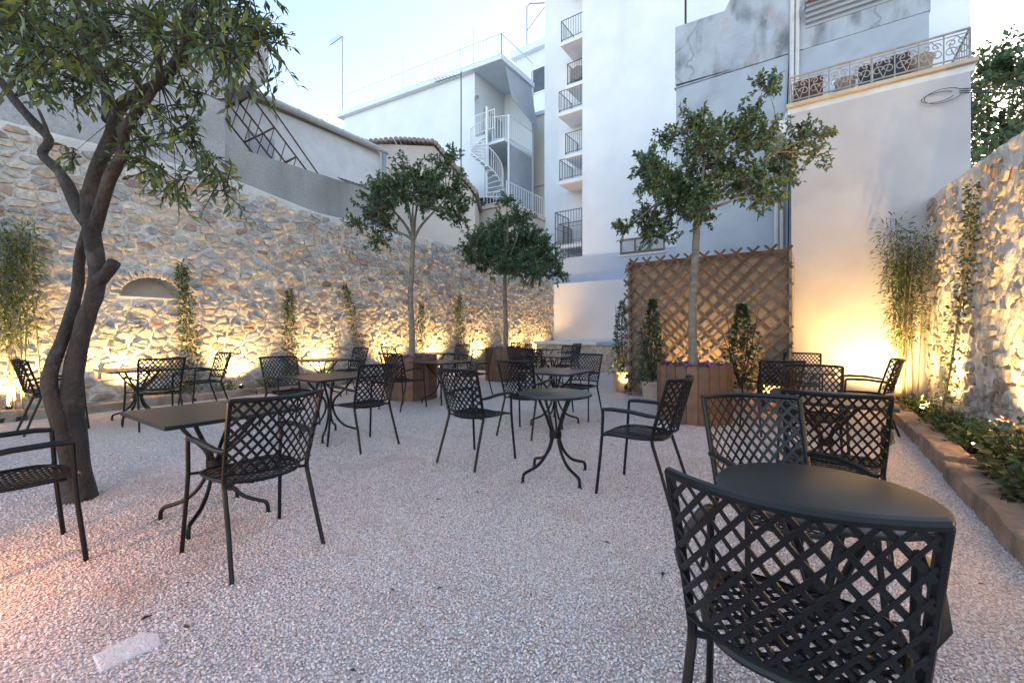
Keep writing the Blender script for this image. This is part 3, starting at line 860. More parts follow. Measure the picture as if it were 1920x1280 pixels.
tr = thing('steel_truss', 'rusty lattice steel mast leaning across the whitewashed house', 'mast', (0, 0, 0))
A0 = Vector((-10.9, 3.6, 7.5)); A1 = Vector((-10.7, 5.85, 5.12)); off = [Vector((0, 0, 0)), Vector((.42, .05, .05)), Vector((0, -.42, -.36)), Vector((.42, -.38, -.34))]
m_ = MB()
for o_ in off: m_.tube([A0 + o_, A1 + o_], .022, 5)
m_.build('chord', 'rust', tr)
m_ = MB()
for k in range(9):
    q0 = A0.lerp(A1, k / 9); q1 = A0.lerp(A1, (k + 1) / 9)
    m_.tube([q0 + off[0], q1 + off[2]], .011, 4); m_.tube([q0 + off[1], q1 + off[3]], .011, 4)
    if k % 2 == 0:
        m_.tube([q0 + off[0], q0 + off[1], q0 + off[3], q0 + off[2], q0 + off[0]], .02, 5)
m_.build('bracing', 'rust', tr)
MB().tube([A0 + Vector((.1, .55, .35)), A1 + Vector((.1, .62, .1))], .02, 5).build('stay', 'rust', tr)
sh = MB()
for k in range(14):
    y = 7.05 + k * .06; sh.add([(-10.15, y, 5.12), (-10.15, y + .06, 5.12), (-10.75, y + .06, 5.42 + .04 * (k % 2)), (-10.75, y, 5.42 + .04 * ((k + 1) % 2))], [(0, 1, 2, 3)])
shp = sh.build('corrugated_sheet', 'corrug'); md = shp.modifiers.new('thick', 'SOLIDIFY'); md.thickness = .012
tag(shp, 'dark corrugated metal sheet lying on the end of the cement parapet', 'metal sheet')

# pink gabled house, faces the court
ph = thing('gabled_house', 'pale pink gabled house with tiled verge behind the first planter tree', 'building', (0, 0, 0))
cy_, sy_ = math.cos(R(34.874)), math.sin(R(34.874))
def camw(X, Y, z): return (cy_ * X - sy_ * Y, sy_ * X + cy_ * Y, z)
out = [(-5.45, 3.5), (-1.45, 3.5), (-1.45, 6.45), (-1.62, 6.72), (-3.05, 8.45), (-5.45, 8.55)]
MB().prism([camw(x, 17, z) for x, z in out], Vector(camw(0, 22, 0)) - Vector(camw(0, 17, 0))).build('wall', 'pinkhouse', ph)
vg = [(-5.75, 8.50), (-4.4, 8.62), (-3.0, 8.52), (-1.55, 6.76), (-1.35, 6.5)]
rf = MB()
for (xa, za), (xb, zb) in zip(vg, vg[1:]):
    n = max(2, int(math.hypot(xb - xa, zb - za) / .17))
    for k in range(n):
        x0, z0 = lerp(xa, xb, k / n), lerp(za, zb, k / n); x1, z1 = lerp(xa, xb, (k + 1) / n), lerp(za, zb, (k + 1) / n)
        rf.tube([camw((x0 + x1) / 2, 16.8, (z0 + z1) / 2 + .06), camw((x0 + x1) / 2, 22, (z0 + z1) / 2 + .09)], .075 + .02 * random.random(), 6)
rf.build('roof', 'tile', ph)
MB().tube([camw(-5.3, 16.9, 8.3), camw(-5.3, 16.9, 4.5)], .06, 6).build('downpipe', 'maroon', ph)

# white house with roof railing, covered balconies and spiral stair
U = 16.81
wh = thing('white_house', 'white multi-storey house with roof railing, grey awnings and spiral stair', 'building', (0, 0, 0))
MB().prism([(-24.9, U, 0), (-14.0, U, 0), (-14.0, U, 14.2), (-24.9, U, 15.0)], (0, 9, 0)).build('wall', 'white', wh)
MB().prism([(-25.3, U - .3, 15.0), (-25.3, U - .3, 15.24), (-12.12, U - .3, 14.28), (-12.12, U - .3, 14.06)], (0, 2.95, 0)).build('roof_slab', 'white', wh)
MB().box(-13.99, -12.2, U + .05, U + 2.5, 10.35, 10.50).build('balcony_slab', 'white', wh)
MB().box(-13.99, -13.35, U - .02, U + .15, 6.0, 10.9).build('stair_wall', 'white', wh)
MB().box(-13.98, -12.2, U + 2.51, U + 2.7, 6.6, 14.1).build('balcony_back_wall', 'white', wh)
MB().box(-13.99, -13.96, U + .7, U + 1.5, 10.5, 12.7).build('door', 'frosted', wh)
MB().box(-13.99, -13.96, U + 1.7, U + 2.3, 10.9, 12.6).build('window', 'frosted', wh)
rl = MB()
railing(rl, (-25.1, U - .2, 15.24), (-12.2, U - .2, 14.28), 1.05, 74, .016)
railing(rl, (-12.2, U - .2, 14.28), (-12.2, U + 2.6, 14.28), 1.05, 16, .016)
rl.build('roof_railing', 'paintwhite', wh)
rl = MB()
railing(rl, (-13.95, U, 11.0), (-12.75, U, 11.0), 1.0, 10, .016)
railing(rl, (-12.2, U + .4, 10.5), (-12.2, U + 2.5, 10.5), 1.2, 12, .018)
railing(rl, (-12.95, U + .1, 10.5), (-12.2, U + .4, 10.5), 1.2, 6, .016)
rl.build('balcony_railing', 'paintwhite', wh)
st_ = MB()
PX, PY = -12.95, U - .35
st_.tube([(PX, PY, 6.6), (PX, PY, 12.0)], .06, 8)
rail = []
for k in range(22):
    a = 2.2 - k * .30; zz = 6.9 + k * .195
    p = (PX + .8 * math.cos(a), PY + .8 * math.sin(a)); q = (PX + .8 * math.cos(a - .28), PY + .8 * math.sin(a - .28))
    st_.prism([(PX, PY, zz), (p[0], p[1], zz), (q[0], q[1], zz)], (0, 0, .04))
    st_.tube([(p[0], p[1], zz), (p[0], p[1], zz + .9)], .014, 4, False)
    st_.tube([((p[0] + q[0]) / 2, (p[1] + q[1]) / 2, zz), ((p[0] + q[0]) / 2, (p[1] + q[1]) / 2, zz + .95)], .012, 4, False)
    rail.append((p[0], p[1], zz + .9))
st_.tube(rail, .022, 5); st_.tube([(x, y, z - .9) for x, y, z in rail], .03, 5)
st_.build('spiral_stair', 'paintwhite', wh)
MB().tube([(-12.16, U + .35, 6.7), (-12.16, U + .35, 11.7)], .05, 6).build('post', 'paintwhite', wh)
MB().prism([(-12.25, U + .2, 14.0), (-12.25, U + 2.5, 14.0), (-11.85, U + 2.5, 11.7), (-11.85, U + .2, 12.3)], (.02, 0, .005)).build('awning', 'awning', wh)
MB().prism([(-12.22, U + .55, 10.34), (-12.22, U + 2.5, 10.34), (-12.22, U + 2.5, 7.6), (-12.22, U + .55, 7.6)], (.02, 0, 0)).build('awning', 'awning', wh)
cmr = MB().tube([(-13.9, U - .02, 12.9), (-13.7, U - .15, 12.8)], .09, 8); cmr.build('security_camera', 'ironpale', wh)
for k, (x, hh) in enumerate(((-24.95, 5.0), (-19.2, 2.2), (-14.9, 1.6), (-14.0, 1.9))):
    zb = lerp(15.24, 14.28, (x + 25.3) / 13.2)
    MB().tube([(x, U - .1, zb), (x, U - .1, zb + hh)], .03, 5).build('roof_pole', 'ironpale' if k == 0 else 'paintwhite', wh)
ant = MB()
ant.tube([(-24.95, U - .1, 20.2), (-26.3, U - .1, 20.15)], .02, 4)
for k in range(7): ant.tube([(-25.05 - k * .18, U - .35, 20.2), (-25.05 - k * .18, U + .15, 20.2)], .012, 4)
ant.build('antenna', 'iron', wh)

tb = thing('terrace_block', 'low pale block with railed terrace under the spiral stair', 'building', (0, 0, 0))
MB().box(-13.4, -10.9, 15.2, 20.5, 0, 6.62).build('wall', 'pinkhouse', tb)
MB().box(-13.45, -10.8, 15.1, 20.6, 6.63, 6.78).build('coping', 'pinkhouse', tb)
w_ = MB().box(-12.9, -12.2, 15.15, 15.21, 5.3, 6.1).build('window', 'glass', tb)
wb = MB()
for k in range(7): wb.tube([(-12.85 + k * .1, 15.12, 5.3), (-12.85 + k * .1, 15.12, 6.1)], .012, 4)
wb.build('window_bar', 'paintwhite', w_)
rl = MB()
railing(rl, (-10.95, 15.3, 6.78), (-10.95, 20.4, 6.78), .95, 26, .016)
railing(rl, (-12.2, 15.3, 6.78), (-10.95, 15.3, 6.78), .6, 7, .014)
rl.build('railing', 'paintwhite', tb)
tk = MB().lathe([(.75, 0), (.82, .06), (.80, .25), (.45, .36), (.42, .40), (.44, .55), (.30, .58)], 24).build('water_tank', 'blacktank', None, True)
tk.location = (-12.6, 15.95, 6.78); tag(tk, 'low black plastic water tank on the railed terrace', 'water tank')
av = MB()
av.tube([(-13.3, 15.0, 5.0), (-13.3, 15.0, 13.1)], .03, 5); av.tube([(-13.3, 15.0, 13.0), (-14.6, 14.6, 12.85)], .018, 4)
for k in range(6): av.tube([(-13.6 - k * .18, 14.75 - k * .05, 12.95), (-13.6 - k * .18, 15.1 - k * .05, 12.95)], .01, 4)
tag(av.build('tv_antenna', 'iron'), 'tall thin television antenna in front of the white house wall', 'antenna')

fb = thing('distant_block', 'distant white block with dark window between white house and tower', 'building', (0, 0, 0))
MB().box(-18.4, -10, 27, 34, 0, 21.6).build('wall', 'white', fb)
MB().box(-18.7, -10, 26.6, 34.1, 21.6, 22.1).build('roof_slab', 'white', fb)
w_ = MB().box(-17.2, -15.6, 26.93, 27.01, 18.5, 20.4).build('window_frame', 'paintwhite', fb)
MB().box(-17.0, -15.7, 26.90, 26.95, 18.6, 20.25).build('pane', 'glass', w_)
pm = MB().tube([(-17.6, 27.2, 22), (-17.6, 27.2, 25.4), (-17.3, 27.2, 25.5), (-15.5, 27.2, 24.8)], .05, 5)
pm.tube([(-17.6, 27.2, 23.6), (-15.8, 27.2, 24.9)], .035, 5).build('roof_frame', 'ironpale', fb)
cr_ = thing('cream_house', 'cream rendered house side between white house balconies and tower', 'building', (0, 0, 0))
MB().box(-16, -11.3, 20.7, 27, 0, 13.2).build('wall', 'cream', cr_)
MB().box(-16.1, -11.2, 20.6, 27.1, 13.2, 13.4).build('coping', 'white', cr_)
MB().box(-16.1, -11.22, 20.62, 27.1, 9.3, 9.45).build('string_course', 'cream', cr_)

# ------------------------------------------------------------------ trellis screen
ts = thing('trellis_screen', 'tall brown diagonal wooden trellis screen behind the planter tree', 'trellis', (0, 0, 0))
TX0, TX1, TY, TZ0, TZ1 = -2.92, -0.30, 8.0, 0.10, 2.52
MB().box(TX0 + .03, TX1 - .03, TY + .16, TY + .19, .05, TZ1 - .03).build('backing_panel', 'cloth', ts)
MB().box(TX0 + .0, TX0 + .03, TY + .03, TY + 1.5, .05, TZ1 - .03).build('side_panel', 'cloth', ts)
MB().box(TX1 - .03, TX1, TY + .03, GY - .3 - 1.5, .05, TZ1 - .03).build('side_panel', 'cloth', ts)
def lath(p0, p1, w, t, name='lath'):
    p0 = Vector(p0); p1 = Vector(p1); d = (p1 - p0).normalized(); s = Vector((d.z, 0, -d.x)) * w / 2; n = Vector((0, t, 0))
    mb = MB().prism([p0 - s, p0 + s, p1 + s, p1 - s], n)
    me = bpy.data.meshes.new(name); me.from_pydata([tuple(v) for v in mb.v], [], mb.f)
    c = np.array(random.choice([(0.12, 0.068, 0.042), (0.145, 0.084, 0.052), (0.10, 0.056, 0.036), (0.13, 0.08, 0.056)]))
    set_tint(me, np.tile(np.append(c * random.uniform(.85, 1.15), 1), (len(mb.v), 1)))
    link(name, me, 'lath', ts)
W_, H_ = TX1 - TX0, TZ1 - TZ0
pitch = 0.247
for fam in (0, 1):
    k = -20
    while k < 25:
        c = k * pitch
        # line: (x) -/+ (z*0.93) = c
        pts = []
        sl = 1.02
        for z in np.linspace(-.06, H_ + .06, 60):
            x = c + (z / sl if fam == 0 else -z / sl) + (0 if fam == 0 else 0.0)
            if -.06 - .02 * random.random() <= x <= W_ + .03: pts.append((x, z))
        if len(pts) > 4:
            a_, b_ = pts[0], pts[-1]
            yo = TY + (.0 if fam == 0 else .018)
            lath((TX0 + a_[0], yo, TZ0 + a_[1]), (TX0 + b_[0], yo, TZ0 + b_[1]), .036, .015)
        k += 1
for (x0, z0, x1, z1) in ((TX0 + .03, TZ0 - .1, TX0 + .03, TZ1), (TX1 - .03, TZ0 - .1, TX1 - .03, TZ1), (TX0, TZ0, TX1, TZ0), (TX0, TZ1 - .05, TX1, TZ1 - .05)):
    lath((x0, TY + .04, z0), (x1, TY + .04, z1), .065, .04, 'frame_rail')
for k in range(16):
    zz = TZ0 + .1 + k * .15
    lath((TX0 - .05, TY + .09 + .01 * (k % 3), zz), (TX0 + .04, TY + .09 + .01 * (k % 3), zz + (.09 if k % 2 else -.09)), .03, .02, 'lath_end')

# ------------------------------------------------------------------ planters and trees
def planter(label, x, y, r, h, n):
    root = thing('wooden_planter', label, 'planter', (x, y, 0), random.uniform(0, 40), 'wooden planters with trees')
    w = 2 * r * math.tan(math.pi / n) * .97
    for k in range(n):
        hh = h * random.uniform(.985, 1.015)
        prof = [(-w / 2, 0), (w / 2, 0), (w / 2, hh - .035), (w * .34, hh - .008), (0, hh), (-w * .34, hh - .008), (-w / 2, hh - .035)]
        mb = MB().prism([(px, -.011, pz) for px, pz in prof], (0, .022, 0))
        me = bpy.data.meshes.new('plank'); me.from_pydata([tuple(v) for v in mb.v], [], mb.f)
        c = np.array(random.choice([(0.14, 0.066, 0.038), (0.165, 0.08, 0.046), (0.115, 0.054, 0.032), (0.15, 0.082, 0.054)])) * random.uniform(.85, 1.2)
        set_tint(me, np.tile(np.append(c, 1), (len(mb.v), 1)))
        o = link('plank', me, 'plank', root)
        a = 2 * math.pi * k / n
        o.location = (r * math.cos(a), r * math.sin(a), 0.005); o.rotation_euler = (0, 0, a + math.pi / 2)
    MB().lathe([(r * .93, .02), (r * .95, h * .86), (r * .2, h * .9), (.01, h * .9)], 20).build('soil', 'soil', root, True)
    return root
def flowers(root, name, x, y, z, rad, n, cols, sz=.03):
    P = []; D = []; U_ = []; L = []; W = []; C = []
    for _ in range(n):
        a = rng.uniform(0, 6.28); r = rad * math.sqrt(rng.random())
        P.append((x + r * math.cos(a), y + r * math.sin(a), z + rng.uniform(0, .06))); D.append(rdir(.6)); U_.append(rdir(.8))
        s = rng.uniform(.7, 1.3); L.append(sz * s); W.append(sz * .8 * s); C.append(np.array(cols[rng.integers(len(cols))]) * rng.uniform(.8, 1.2))
    leaf_object(name, P, D, U_, L, W, C, 'petal', root)
PL = [(-6.03, 5.46, .44, .76, 20, 'wooden plank planter beside the first tree, chair drawn up to it'),
      (-6.35, 8.84, .50, .80, 22, 'farthest wooden plank planter, holding the dense round-headed tree'),
      (-1.37, 6.35, .47, .76, 22, 'wide wooden plank planter of the largest tree before the trellis')]
for x, y, r, h, n, lb in PL: 
    pr = planter(lb, x, y, r, h, n)
    flowers(pr, 'flowers', 0, 0, h * .9 + .02, r * .85, 150, [(0.30, 0.06, 0.28), (0.35, 0.10, 0.34), (0.05, 0.09, 0.03), (0.06, 0.10, 0.04)], .045)

CD = Vector((math.cos(R(34.874)), math.sin(R(34.874)), 0))     # image-right direction on the ground
CF = Vector((-math.sin(R(34.874)), math.cos(R(34.874)), 0))    # away from the camera
GREEN = (0.088, 0.142, 0.068)
def std_tree(label, x, y, trunk, clumps2, depth, leaf, leafw, base, twigs, per, r0, zb=.6):
    """trunk: [(offset right, z)], clumps2: [(offset right, z, r)]; depth: +- spread toward/away from camera"""
    root = thing('potted_tree', label, 'tree', (x, y, zb))
    pts = [CD * o + Vector((0, 0, z - zb)) for o, z in trunk]
    pts = [p + CF * (.02 * math.sin(i * 1.7)) for i, p in enumerate(pts)]
    rad = [lerp(r0, r0 * .72, i / (len(pts) - 1)) for i in range(len(pts))]
    MB().tube(pts, rad, 10).build('trunk', 'bark_pale', root, True)
    cl = []
    for (o, z, r) in clumps2:
        dd = depth if hasattr(depth, '__len__') else (-depth, depth)
        p = CD * o + CF * rng.uniform(*dd) * (1 - .5 * abs(o) / 1.6) + Vector((0, 0, z - zb))
        cl.append((p.x, p.y, p.z, r))
    fork = pts[-1]
    clump_tree(root, fork, cl, leaf, leafw, base, r0 * .55, 'bark_pale', twigs, per, up=.45, droopy=.05)
    return root

# first planter tree: open, wide crown
K = .0097
cl = [((px - 768) * K, 1.2 + (622 - py) * K, r) for px, py, r in
      [(700, 360, .36), (735, 335, .34), (770, 345, .4), (800, 330, .34), (835, 325, .30), (690, 400, .34), (720, 400, .38), (765, 390, .36), (815, 375, .42),
       (850, 370, .38), (865, 400, .28), (675, 430, .26), (700, 450, .28), (840, 410, .3), (790, 370, .35), (745, 365, .38), (755, 310, .2), (850, 305, .2), (695, 345, .25), (860, 340, .25), (715, 425, .3), (800, 405, .25)]]
std_tree('slim trunked tree with open wide crown growing from the planter near the niche wall', -6.03, 5.46, [(0, .6), (0, 1.2), (-.03, 1.8), (.0, 2.3), (.02, 2.85)], cl, .7, .08, .04, GREEN, 30, 22, .055)
# second planter tree: dense dome
K = .0133
cl = [((px - 952) * K, 1.2 + (622 - py) * K, r) for px, py, r in
      [(895, 470, .40), (905, 440, .36), (925, 420, .38), (950, 415, .4), (980, 420, .4), (1005, 440, .4), (1025, 465, .4), (1040, 490, .38), (1050, 512, .3), (890, 490, .3),
       (920, 455, .45), (950, 445, .5), (985, 455, .5), (1010, 480, .45), (930, 490, .42), (960, 480, .5), (990, 500, .45), (1020, 505, .4), (945, 510, .35), (975, 515, .35), (1005, 520, .35), (910, 480, .4), (880, 478, .22), (955, 400, .25), (915, 505, .3)]]
std_tree('standard tree with dense rounded dark crown in the farthest planter', -6.35, 8.84, [(0, .6), (0, 1.3), (-.02, 2.0), (-.02, 2.7)], cl, 1.0, .085, .042, (0.076, 0.148, 0.082), 36, 22, .06)
# third planter tree: biggest, ragged sprays
K = .00737
cl = [((px - 1302) * K, 1.2 + (622 - py) * K, r) for px, py, r in
      [(1283, 235, .26), (1275, 275, .28), (1300, 290, .3), (1355, 215, .26), (1350, 250, .3), (1425, 180, .27), (1420, 215, .28), (1435, 250, .3), (1410, 280, .3), (1500, 255, .26),
       (1520, 270, .2), (1480, 280, .28), (1470, 320, .3), (1440, 330, .3), (1500, 310, .2), (1220, 300, .24), (1210, 330, .28), (1240, 330, .3), (1215, 370, .3), (1230, 400, .28),
       (1265, 340, .34), (1300, 340, .36), (1340, 310, .36), (1380, 310, .36), (1340, 360, .34), (1380, 360, .34), (1415, 350, .3), (1260, 390, .34), (1300, 380, .34), (1265, 425, .26),
       (1185, 425, .2), (1165, 430, .14), (1230, 430, .24), (1285, 420, .26), (1400, 390, .22), (1425, 385, .18), (1350, 400, .2), (1325, 270, .3), (1380, 270, .3)]]
std_tree('largest planter tree with ragged upright sprays in front of the trellis', -1.37, 6.35, [(0, .6), (-.01, 1.1), (-.02, 1.6), (.01, 2.2), (.05, 2.75)], cl, .6, .072, .04, GREEN, 36, 22, .062)

# big leaning tree on the left
TB = Vector((-4.32, .78, 0))
tr_ = thing('leaning_tree', 'large old tree with twin twisting dark trunks beside the square table', 'tree', TB)
K = .00383
def tp(px, py, dy=0.0):
    k = K * (1 + dy / 3.12)
    return CD * ((px - 960) * k) + CF * (3.12 + dy) + Vector((0, 0, 1.2 + (622 - py) * k)) - TB
def limb(name, pts, rad, n=12):
    P = [tp(*p) for p in pts]
    # smooth with Catmull-Rom
    Q = []; Rr = []
    for i in range(len(P) - 1):
        p0, p1, p2, p3 = P[max(i - 1, 0)], P[i], P[i + 1], P[min(i + 2, len(P) - 1)]
        for k in range(5):
            t = k / 5
            Q.append(.5 * ((2 * p1) + (p2 - p0) * t + (2 * p0 - 5 * p1 + 4 * p2 - p3) * t * t + (3 * p1 - p0 - 3 * p2 + p3) * t ** 3)); Rr.append(lerp(rad[i], rad[i + 1], t))
    Q.append(P[-1]); Rr.append(rad[-1])
    Rr = [r * (1 + .10 * vnoise(i, 3, .33, 4)) for i, r in enumerate(Rr)]
    MB().tube(Q, Rr, n).build(name, 'bark', tr_, True)
limb('trunk', [(149, 948), (143, 880), (136, 810), (134, 760), (138, 700), (150, 640), (164, 590), (177, 555), (183, 510), (176, 460), (170, 415), (168, 360)], [.115, .085, .078, .07, .058, .053, .05, .05, .05, .05, .05, .05])
limb('trunk', [(142, 930, -.03), (128, 850, -.05), (110, 780, -.06), (93, 728, -.08), (97, 690, -.07), (118, 635, -.04), (138, 575, .03), (147, 530, .08), (149, 490, .09), (158, 455, .05), (170, 415, .0)], [.06, .055, .052, .045, .042, .037, .034, .033, .033, .034, .034])
limb('limb', [(168, 372), (185, 310, .0), (212, 250, .05), (222, 205, .1), (255, 180, .12), (300, 155, .1), (335, 110, .05), (355, 60, .0), (365, -30, -.1), (370, -110, -.15)], [.05, .047, .045, .043, .04, .038, .034, .028, .02, .012])
limb('limb', [(178, 430), (195, 370, -.1), (208, 330, -.16), (230, 290, -.2), (236, 240, -.22), (275, 190, -.25), (300, 130, -.3), (270, 40, -.35)], [.042, .04, .038, .035, .03, .025, .02, .012])
limb('limb', [(168, 420), (148, 395, .05), (128, 350, .1), (108, 318, .14), (80, 290, .16), (92, 262, .2), (62, 228, .22), (25, 185, .25), (-20, 120, .3), (-70, 40, .3)], [.05, .045, .04, .034, .03, .03, .03, .028, .022, .014])
limb('limb', [(205, 225, .08), (200, 170, .2), (170, 110, .35), (150, 40, .45), (140, -60, .5)], [.045, .04, .032, .025, .015])
limb('limb', [(92, 262, .2), (85, 235, .2), (72, 205, .25)], [.018, .014, .008], 7)
limb('limb', [(340, 110, .05), (385, 60, .1), (400, 10, .15), (395, -60, .2)], [.028, .022, .018, .01], 8)
limb('limb', [(345, 120, .05), (325, 80, .2), (345, 45, .3), (350, -20, .3)], [.03, .025, .02, .012], 8)
limb('cut_stub', [(183, 528), (200, 512, -.03), (214, 492, -.05)], [.05, .042, .040], 9)
limb('cut_stub', [(258, 180, .1), (259, 150, .08), (257, 132, .07)], [.022, .018, .014], 7)
clumps = []
def addc(px, py, d, r): 
    p = tp(px, py, d); clumps.append((p.x, p.y, p.z, r))
starts = []
main = [(40, 40), (100, 20), (160, 40), (220, 20), (280, 20), (60, 90), (120, 100), (180, 80), (240, 80), (300, 60), (20, 130), (80, 150), (140, 160), (200, 130),
        (20, 20), (-40, 60), (-60, 0), (340, 20), (400, 20), (440, 40), (470, 10), (480, 70), (430, 90), (400, 60), (500, 30), (60, 60), (150, 90), (230, 50)]
for px, py in main:
    addc(px + rng.uniform(-12, 12), py + rng.uniform(-12, 12), rng.uniform(-.9, .9), rng.uniform(.20, .30)); starts.append(tp(*(random.choice([(150, 40, .4), (300, 130, -.2), (355, 60, 0), (25, 185, .25), (200, 170, .2)]))))
for _ in range(22):
    addc(rng.uniform(-120, 460), rng.uniform(-260, -20), rng.uniform(-1.1, 1.1), rng.uniform(.25, .36)); starts.append(tp(*(random.choice([(140, -60, .5), (365, -30, -.1), (270, 40, -.35), (-70, 40, .3)]))))
for px, py in [(260, 250), (290, 270), (330, 250), (350, 215), (300, 310), (340, 335), (375, 310), (405, 320), (420, 350), (390, 290), (360, 270), (265, 200), (310, 200), (370, 180), (330, 365), (270, 300), (345, 150), (230, 300), (140, 285)]:
    addc(px, py, rng.uniform(-.35, .25), rng.uniform(.12, .19)); starts.append(tp(*(random.choice([(236, 240, -.22), (275, 190, -.25), (300, 155, .1)]))))
clump_tree(tr_, tp(300, 120), clumps, .08, .026, (0.085, 0.125, 0.042), .006, 'bark', 31, 14, up=-.05, droopy=.35, yellow=.16, start=starts)

# trees beyond the walls
def far_tree(label, x, y, zc, rr, n, leaf, h0, base):
    root = thing('background_tree', label, 'tree', (x, y, 0))
    MB().tube([(0, 0, h0), (.2, .1, zc * .5 + h0 * .5), (0, .2, zc)], [.28, .2, .1], 8).build('trunk', 'bark', root, True)
    cl = []
    for _ in range(n):
        d = rdir(); q = rr * rng.random() ** .4
        cl.append((d[0] * q, d[1] * q, zc + d[2] * q * .8, rr * .26))
    clump_tree(root, (0, .1, zc - rr * .5), cl, leaf, leaf * .55, base, .08, 'bark', 5, 2.6, up=.2)
    return root
far_tree('tall airy green tree rising behind the right-hand rubble wall', 7.1, 29.3, 11.4, 3.7, 75, .30, 0, (0.10, 0.17, 0.08))
far_tree('distant treetop showing above the zinc gutter roof', -28.0, 15.6, 13.3, 2.3, 20, .3, 4, (0.05, 0.08, 0.05))

# ------------------------------------------------------------------ potted shrubs
def pot(label, x, y, prof, m, group='clay pots by the trellis'):
    o = MB().lathe(prof, 26).build('clay_pot', m, None, True)
    o.location = (x, y, .004)
    tag(o, label, 'pot'); return o
def shrub(label, x, y, z0, z1, r, n, base, leaf=.075):
    root = thing('potted_shrub', label, 'shrub', (x, y, z0))
    st_ = MB()
    P = []; D = []; U_ = []; L = []; W = []; C = []
    for s in range(7):
        a = rng.uniform(0, 6.28); tip = Vector((r * .5 * math.cos(a), r * .5 * math.sin(a), (z1 - z0) * rng.uniform(.6, 1)))
        st_.tube([(0, 0, 0), tip * .5 + Vector(rng.normal(size=3) * .03), tip], [.012, .009, .003], 5)
    st_.build('stem', 'bark', root, True)
    for _ in range(n):
        t = rng.random() ** 1.15; hh = t * (z1 - z0)
        a = rng.uniform(0, 6.28)
        rr = r * (1.0 - .95 * t ** 1.3) * (.66 + .55 * vnoise(math.cos(a) * 1.4 + x, math.sin(a) * 1.4 + t * 4, 1.0, len(label)))
        q = rr * rng.random() ** .4
        P.append((q * math.cos(a), q * math.sin(a), hh)); d = np.array([math.cos(a), math.sin(a), .35]) + rng.normal(size=3) * .5
        D.append(d); U_.append(rdir(1)); s = rng.uniform(.6, 1.2); L.append(leaf * s); W.append(leaf * .5 * s); C.append(leafcol(base, .4, .08))
    leaf_object('foliage', P, D, U_, L, W, C, 'leaf', root)
POT_A = [(.10, 0), (.13, .01), (.165, .10), (.178, .20), (.165, .30), (.14, .34), (.155, .37), (.155, .385), (.13, .385), (.12, .33)]
POT_B = [(.13, 0), (.15, .01), (.19, .30), (.205, .31), (.205, .35), (.18, .35), (.17, .30)]
pot('ribbed amphora-shaped clay pot lit by a spotlight at the trellis edge', -3.2, 8.5, POT_A, 'terracotta')
shrub('narrow leafy shrub in the amphora pot at the trellis edge', -3.2, 8.5, .35, 1.82, .36, 1000, (0.045, 0.085, 0.030))
pot('pale straight-sided clay pot behind the big planter', -2.3, 7.54, POT_B, 'terracotta_pale')
shrub('dark conical shrub in the pale pot behind the big planter', -2.3, 7.54, .33, 1.75, .42, 1200, (0.035, 0.075, 0.035))
pot('wide clay pot between the big planter and the dining chairs', -.92, 7.42, POT_B, 'terracotta_pale')
shrub('bushy shrub in the wide pot beside the dining chairs', -.92, 7.42, .33, 1.62, .50, 1400, (0.036, 0.075, 0.032))
pot('round clay pot glowing in lamplight below the trellis corner', -.50, 7.72, POT_A, 'terracotta')

# ------------------------------------------------------------------ climbers, bamboo, bed plants
def climber(label, pts, r, n, base, leaf=.05, name='climbing_plant', cat='climber', group=None):
    root = thing(name, label, cat, pts[0], 0, group)
    o0 = Vector(pts[0]); Q = [Vector(p) - o0 for p in pts]
    MB().tube(Q, [.012] * (len(Q) - 1) + [.003], 5).build('stem', 'cane', root, True)
    P = []; D = []; U_ = []; L = []; W = []; C = []
    for _ in range(n):
        t = rng.random() ** .85 * (len(Q) - 1); i = min(int(t), len(Q) - 2)
        c = Q[i].lerp(Q[i + 1], t - i); rr = r * (1.1 - .75 * t / (len(Q) - 1)) * (.75 + .5 * rng.random())
        d = rdir(.1)
        P.append(c + Vector(d) * rr * rng.random() ** .5); D.append(d + np.array([0, 0, -.25])); U_.append(rdir(.8)); s = rng.uniform(.6, 1.25)
        L.append(leaf * s); W.append(leaf * .55 * s); C.append(leafcol(base, .4, .08))
    leaf_object('foliage', P, D, U_, L, W, C, 'leaf', root)
XC = -9.22
for (y, z1, r, n, lb, lean) in ((3.1, 2.4, .23, 1700, 'thick dark climber trained up the rubble wall beside the niche', -.1),
                                (4.95, 2.1, .22, 1400, 'bushy climber on the rubble wall behind the square table and its two chairs', 0),
                                (6.62, 2.35, .19, 1200, 'climber with a bent trailing tip on the rubble wall', -.35),
                                (8.75, 2.0, .17, 900, 'thin climber on the rubble wall behind the first planter tree', .05),
                                (10.4, 2.35, .24, 1400, 'upright dark climber on the rubble wall between the two planter trees', 0)):
    climber(lb, [(XC, y, .05), (XC - .02, y + .03, z1 * .35), (XC - .06, y - .02 + lean * .2, z1 * .7), (XC - .08, y + lean, z1)], r, n, (0.030, 0.062, 0.024))
climber('leafy climber tied up the right-hand rubble wall above the flower bed', [(1.30, 7.6, .08), (1.36, 7.45, .7), (1.40, 7.2, 1.5), (1.42, 7.0, 2.1), (1.44, 6.9, 2.85)], .15, 900, (0.06, 0.10, 0.03))

